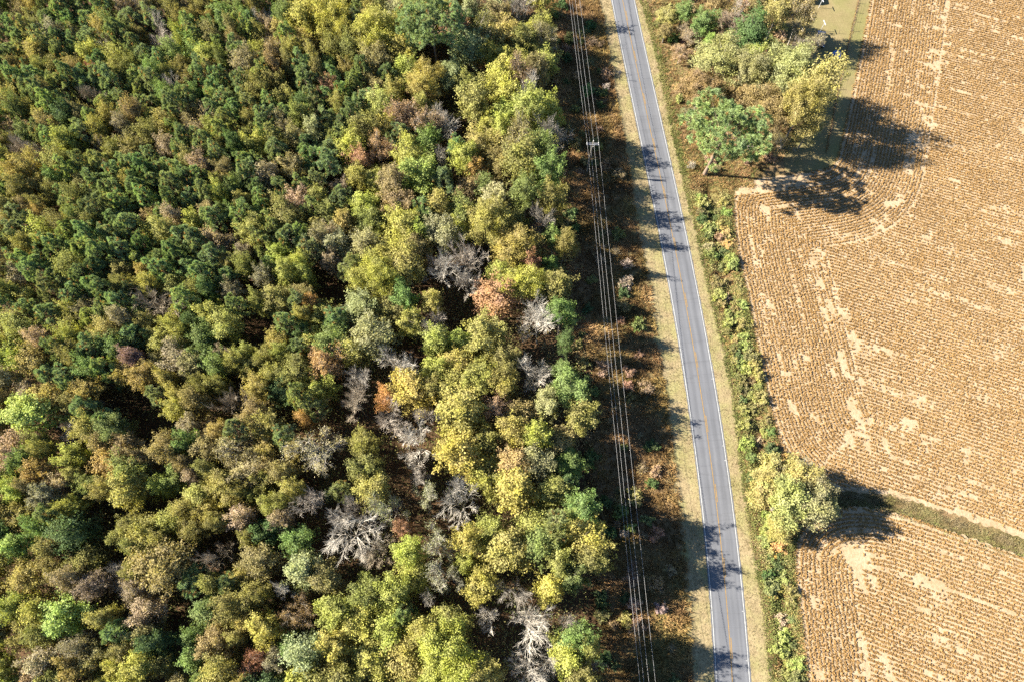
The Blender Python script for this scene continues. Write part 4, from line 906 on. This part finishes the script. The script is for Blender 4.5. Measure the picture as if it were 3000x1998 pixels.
fr = link('wire_fence', None); fr.location = (FENCE[0][0], FENCE[0][1], 0); tag(fr, 'thin wire fence with wooden posts between the yard and the field', 'fence')
fl = resample(np.array(FENCE), 3.0)
for i, (x, y) in enumerate(fl):
    hgt = 1.15 + .15 * random.random(); lx, ly = random.gauss(0, .05), random.gauss(0, .05); bx, by = x - FENCE[0][0], y - FENCE[0][1]
    tube_obj('post', [(bx, by, -.3), (bx + lx, by + ly, hgt)], .055, M_wpost if i in (1,) else M_post, fr, 6)
for zz in (.35, .7, 1.05):
    tube_obj('wire', [(x - FENCE[0][0], y - FENCE[0][1] + .06, zz) for x, y in fl], .008, M_wire, fr, 4)
p = resample(np.array(FENCE), .1); p = p + rng.normal(0, .12, p.shape)
o = tufts(p, 7, rng.uniform(.2, .55, len(p)), .2, .06, 'fence_weeds', M_tuss, tone=np.clip(rng.random(len(p)) * .6 + .1, 0, 1))
tag(o, 'brown weeds left standing along the wire fence', 'weeds', kind='stuff')

# blue tarp drawn over a low heap
th = np.linspace(0, 2 * math.pi, 33)[:-1]; V, F_ = [], []
rings = [(1.0, 0), (.97, .16), (.9, .42), (.74, .66), (.5, .82), (.25, .9), (.0, .93)]
for f, z in rings[:-1]:
    for t in th:
        wv = 1 + (.05 * math.sin(9 * t) + .03 * math.sin(14 * t + 1)) * (1.2 - f * .3) * (f > .3)
        V.append((1.15 * f * wv * math.cos(t) + .12 * z, 1.25 * f * wv * math.sin(t), z * (1 + .08 * math.sin(2 * t) + .05 * math.sin(5 * t))))
V.append((.1, 0, .93)); nn_ = 32
for i in range(len(rings) - 2):
    for j in range(nn_): F_.append((i * nn_ + j, i * nn_ + (j + 1) % nn_, (i + 1) * nn_ + (j + 1) % nn_, (i + 1) * nn_ + j))
k = (len(rings) - 2) * nn_
for j in range(nn_): F_.append((k + j, k + (j + 1) % nn_, len(V) - 1))
me = bpy.data.meshes.new('tarp'); me.from_pydata(V, [], F_); me.materials.append(M_tarp)
tp = link('blue_tarp', me); tp.location = (*TARP, .01); tp.rotation_euler = (0, 0, .5); tag(tp, 'small bright blue tarp covered heap on the yard grass', 'tarp')
for q in me.polygons: q.use_smooth = True
st = link('wooden_stake', None); st.location = (*STAKE, 0); tag(st, 'short brown stake leaning in the dry lawn', 'stake')
tube_obj('shaft', [(0, 0, -.2), (-.12, .05, .55), (-.22, .08, 1.05)], [.045, .04, .035], M_post, st, 6); tube_obj('tip', [(-.22, .08, 1.05), (-.24, .085, 1.16)], [.035, .006], M_post, st, 6)

# dark car under the trees
car = link('parked_car', None); cxy = (np.array(CAR[0]) + np.array(CAR[1])) / 2; car.location = (cxy[0], cxy[1], 0); car.rotation_euler = (0, 0, math.atan2(CAR[1][1] - CAR[0][1], CAR[1][0] - CAR[0][0]) - math.pi / 2)
tag(car, 'dark navy car half hidden under the grove by the yard', 'car')
prof = [(-2.25, .35), (-2.3, .75), (-2.0, .95), (-1.25, 1.0), (-.75, 1.42), (.75, 1.45), (1.55, 1.02), (2.15, .9), (2.28, .7), (2.25, .35)]
def extrude(name, prof, hw, top_in, mat, parent):
    V = []
    for s in (-1, 1):
        for y, z in prof: V.append((s * (hw - top_in * max(0, z - .95)), y, z))
    n = len(prof); F_ = [tuple(range(n)), tuple(range(2 * n - 1, n - 1, -1))] + [(i, n + i, n + (i + 1) % n, (i + 1) % n) for i in range(n)]
    me = bpy.data.meshes.new(name); me.from_pydata(V, [], F_); me.materials.append(mat); o = link(name, me, parent); m = o.modifiers.new('bevel', 'BEVEL'); m.width = .06; m.segments = 3
    return o
extrude('body', prof, .88, .35, M_navy, car)
for nm, a, b in (('windscreen', (-1.2, 1.02), (-.78, 1.40)), ('rear_window', (1.5, 1.04), (.78, 1.42))):
    dd = .02; sgn = -1 if a[0] < 0 else 1
    V = [(-.74, a[0] + sgn * dd, a[1] + dd), (.74, a[0] + sgn * dd, a[1] + dd), (.6, b[0] + sgn * dd, b[1] + dd), (-.6, b[0] + sgn * dd, b[1] + dd)]
    V2 = [(x, y - sgn * .03, z - .03) for x, y, z in V]; me = bpy.data.meshes.new(nm); me.from_pydata(V + V2, [], [(0, 1, 2, 3), (7, 6, 5, 4), (0, 4, 5, 1), (1, 5, 6, 2), (2, 6, 7, 3), (3, 7, 4, 0)]); me.materials.append(M_pane); link(nm, me, car)
for s in (-1, 1):
    for y in (-1.4, 1.4):
        wl = tube_obj('wheel', [(s * .72, y, .33), (s * .9, y, .33)], .33, M_tyre, car, 16); tube_obj('rim', [(s * .895, y, .33), (s * .915, y, .33)], .2, M_steel, wl, 12)
    boxes('headlight', [((s * .62, -2.27, .72), (.34, .08, .16))], M_lamp, car, .02)
    boxes('side_window', [((s * .80, 0, 1.2), (.04, 1.5, .3))], M_pane, car)

# ------------------------------------------------------------------ labels that single each tree and shrub out
ORD = ['', 'first', 'second', 'third', 'fourth', 'fifth', 'sixth', 'seventh', 'eighth', 'ninth', 'tenth', 'eleventh', 'twelfth', 'thirteenth', 'fourteenth', 'fifteenth', 'sixteenth', 'seventeenth', 'eighteenth', 'nineteenth', 'twentieth']
NUM = ['', 'one', 'two', 'three', 'four', 'five', 'six', 'seven', 'eight', 'nine', 'ten', 'eleven', 'twelve', 'thirteen', 'fourteen', 'fifteen', 'sixteen', 'seventeen', 'eighteen', 'nineteen', 'twenty']
byl = {}
for r_ in REG: byl.setdefault((r_[1], r_[2]), []).append(r_)
for (a, b), rs in byl.items():
    if len(rs) == 1: tag(rs[0][0], f'{a} {b}'); continue
    tall = 'strip' in b or 'hedge' in b; rs.sort(key=lambda q: q[4] if tall else q[3]); n = len(rs); e = ('topmost', 'lowest', 'from top') if tall else ('leftmost', 'rightmost', 'from left')
    for i, q in enumerate(rs):
        s = e[0] if i == 0 else e[1] if i == n - 1 else f'{ORD[min(20, i + 1)]} {e[2]}'
        lb = f'{a} {b}, {s} of {NUM[min(20, n)]}'
        if len(lb.split()) > 16: lb = f'{a} {b}, {s}'
        if len(lb.split()) > 16: lb = lb.replace('half bare broadleaf', 'half bare')
        tag(q[0], lb)
print('tris', sum(len(m.loops) - 2 * len(m.polygons) for m in bpy.data.meshes))
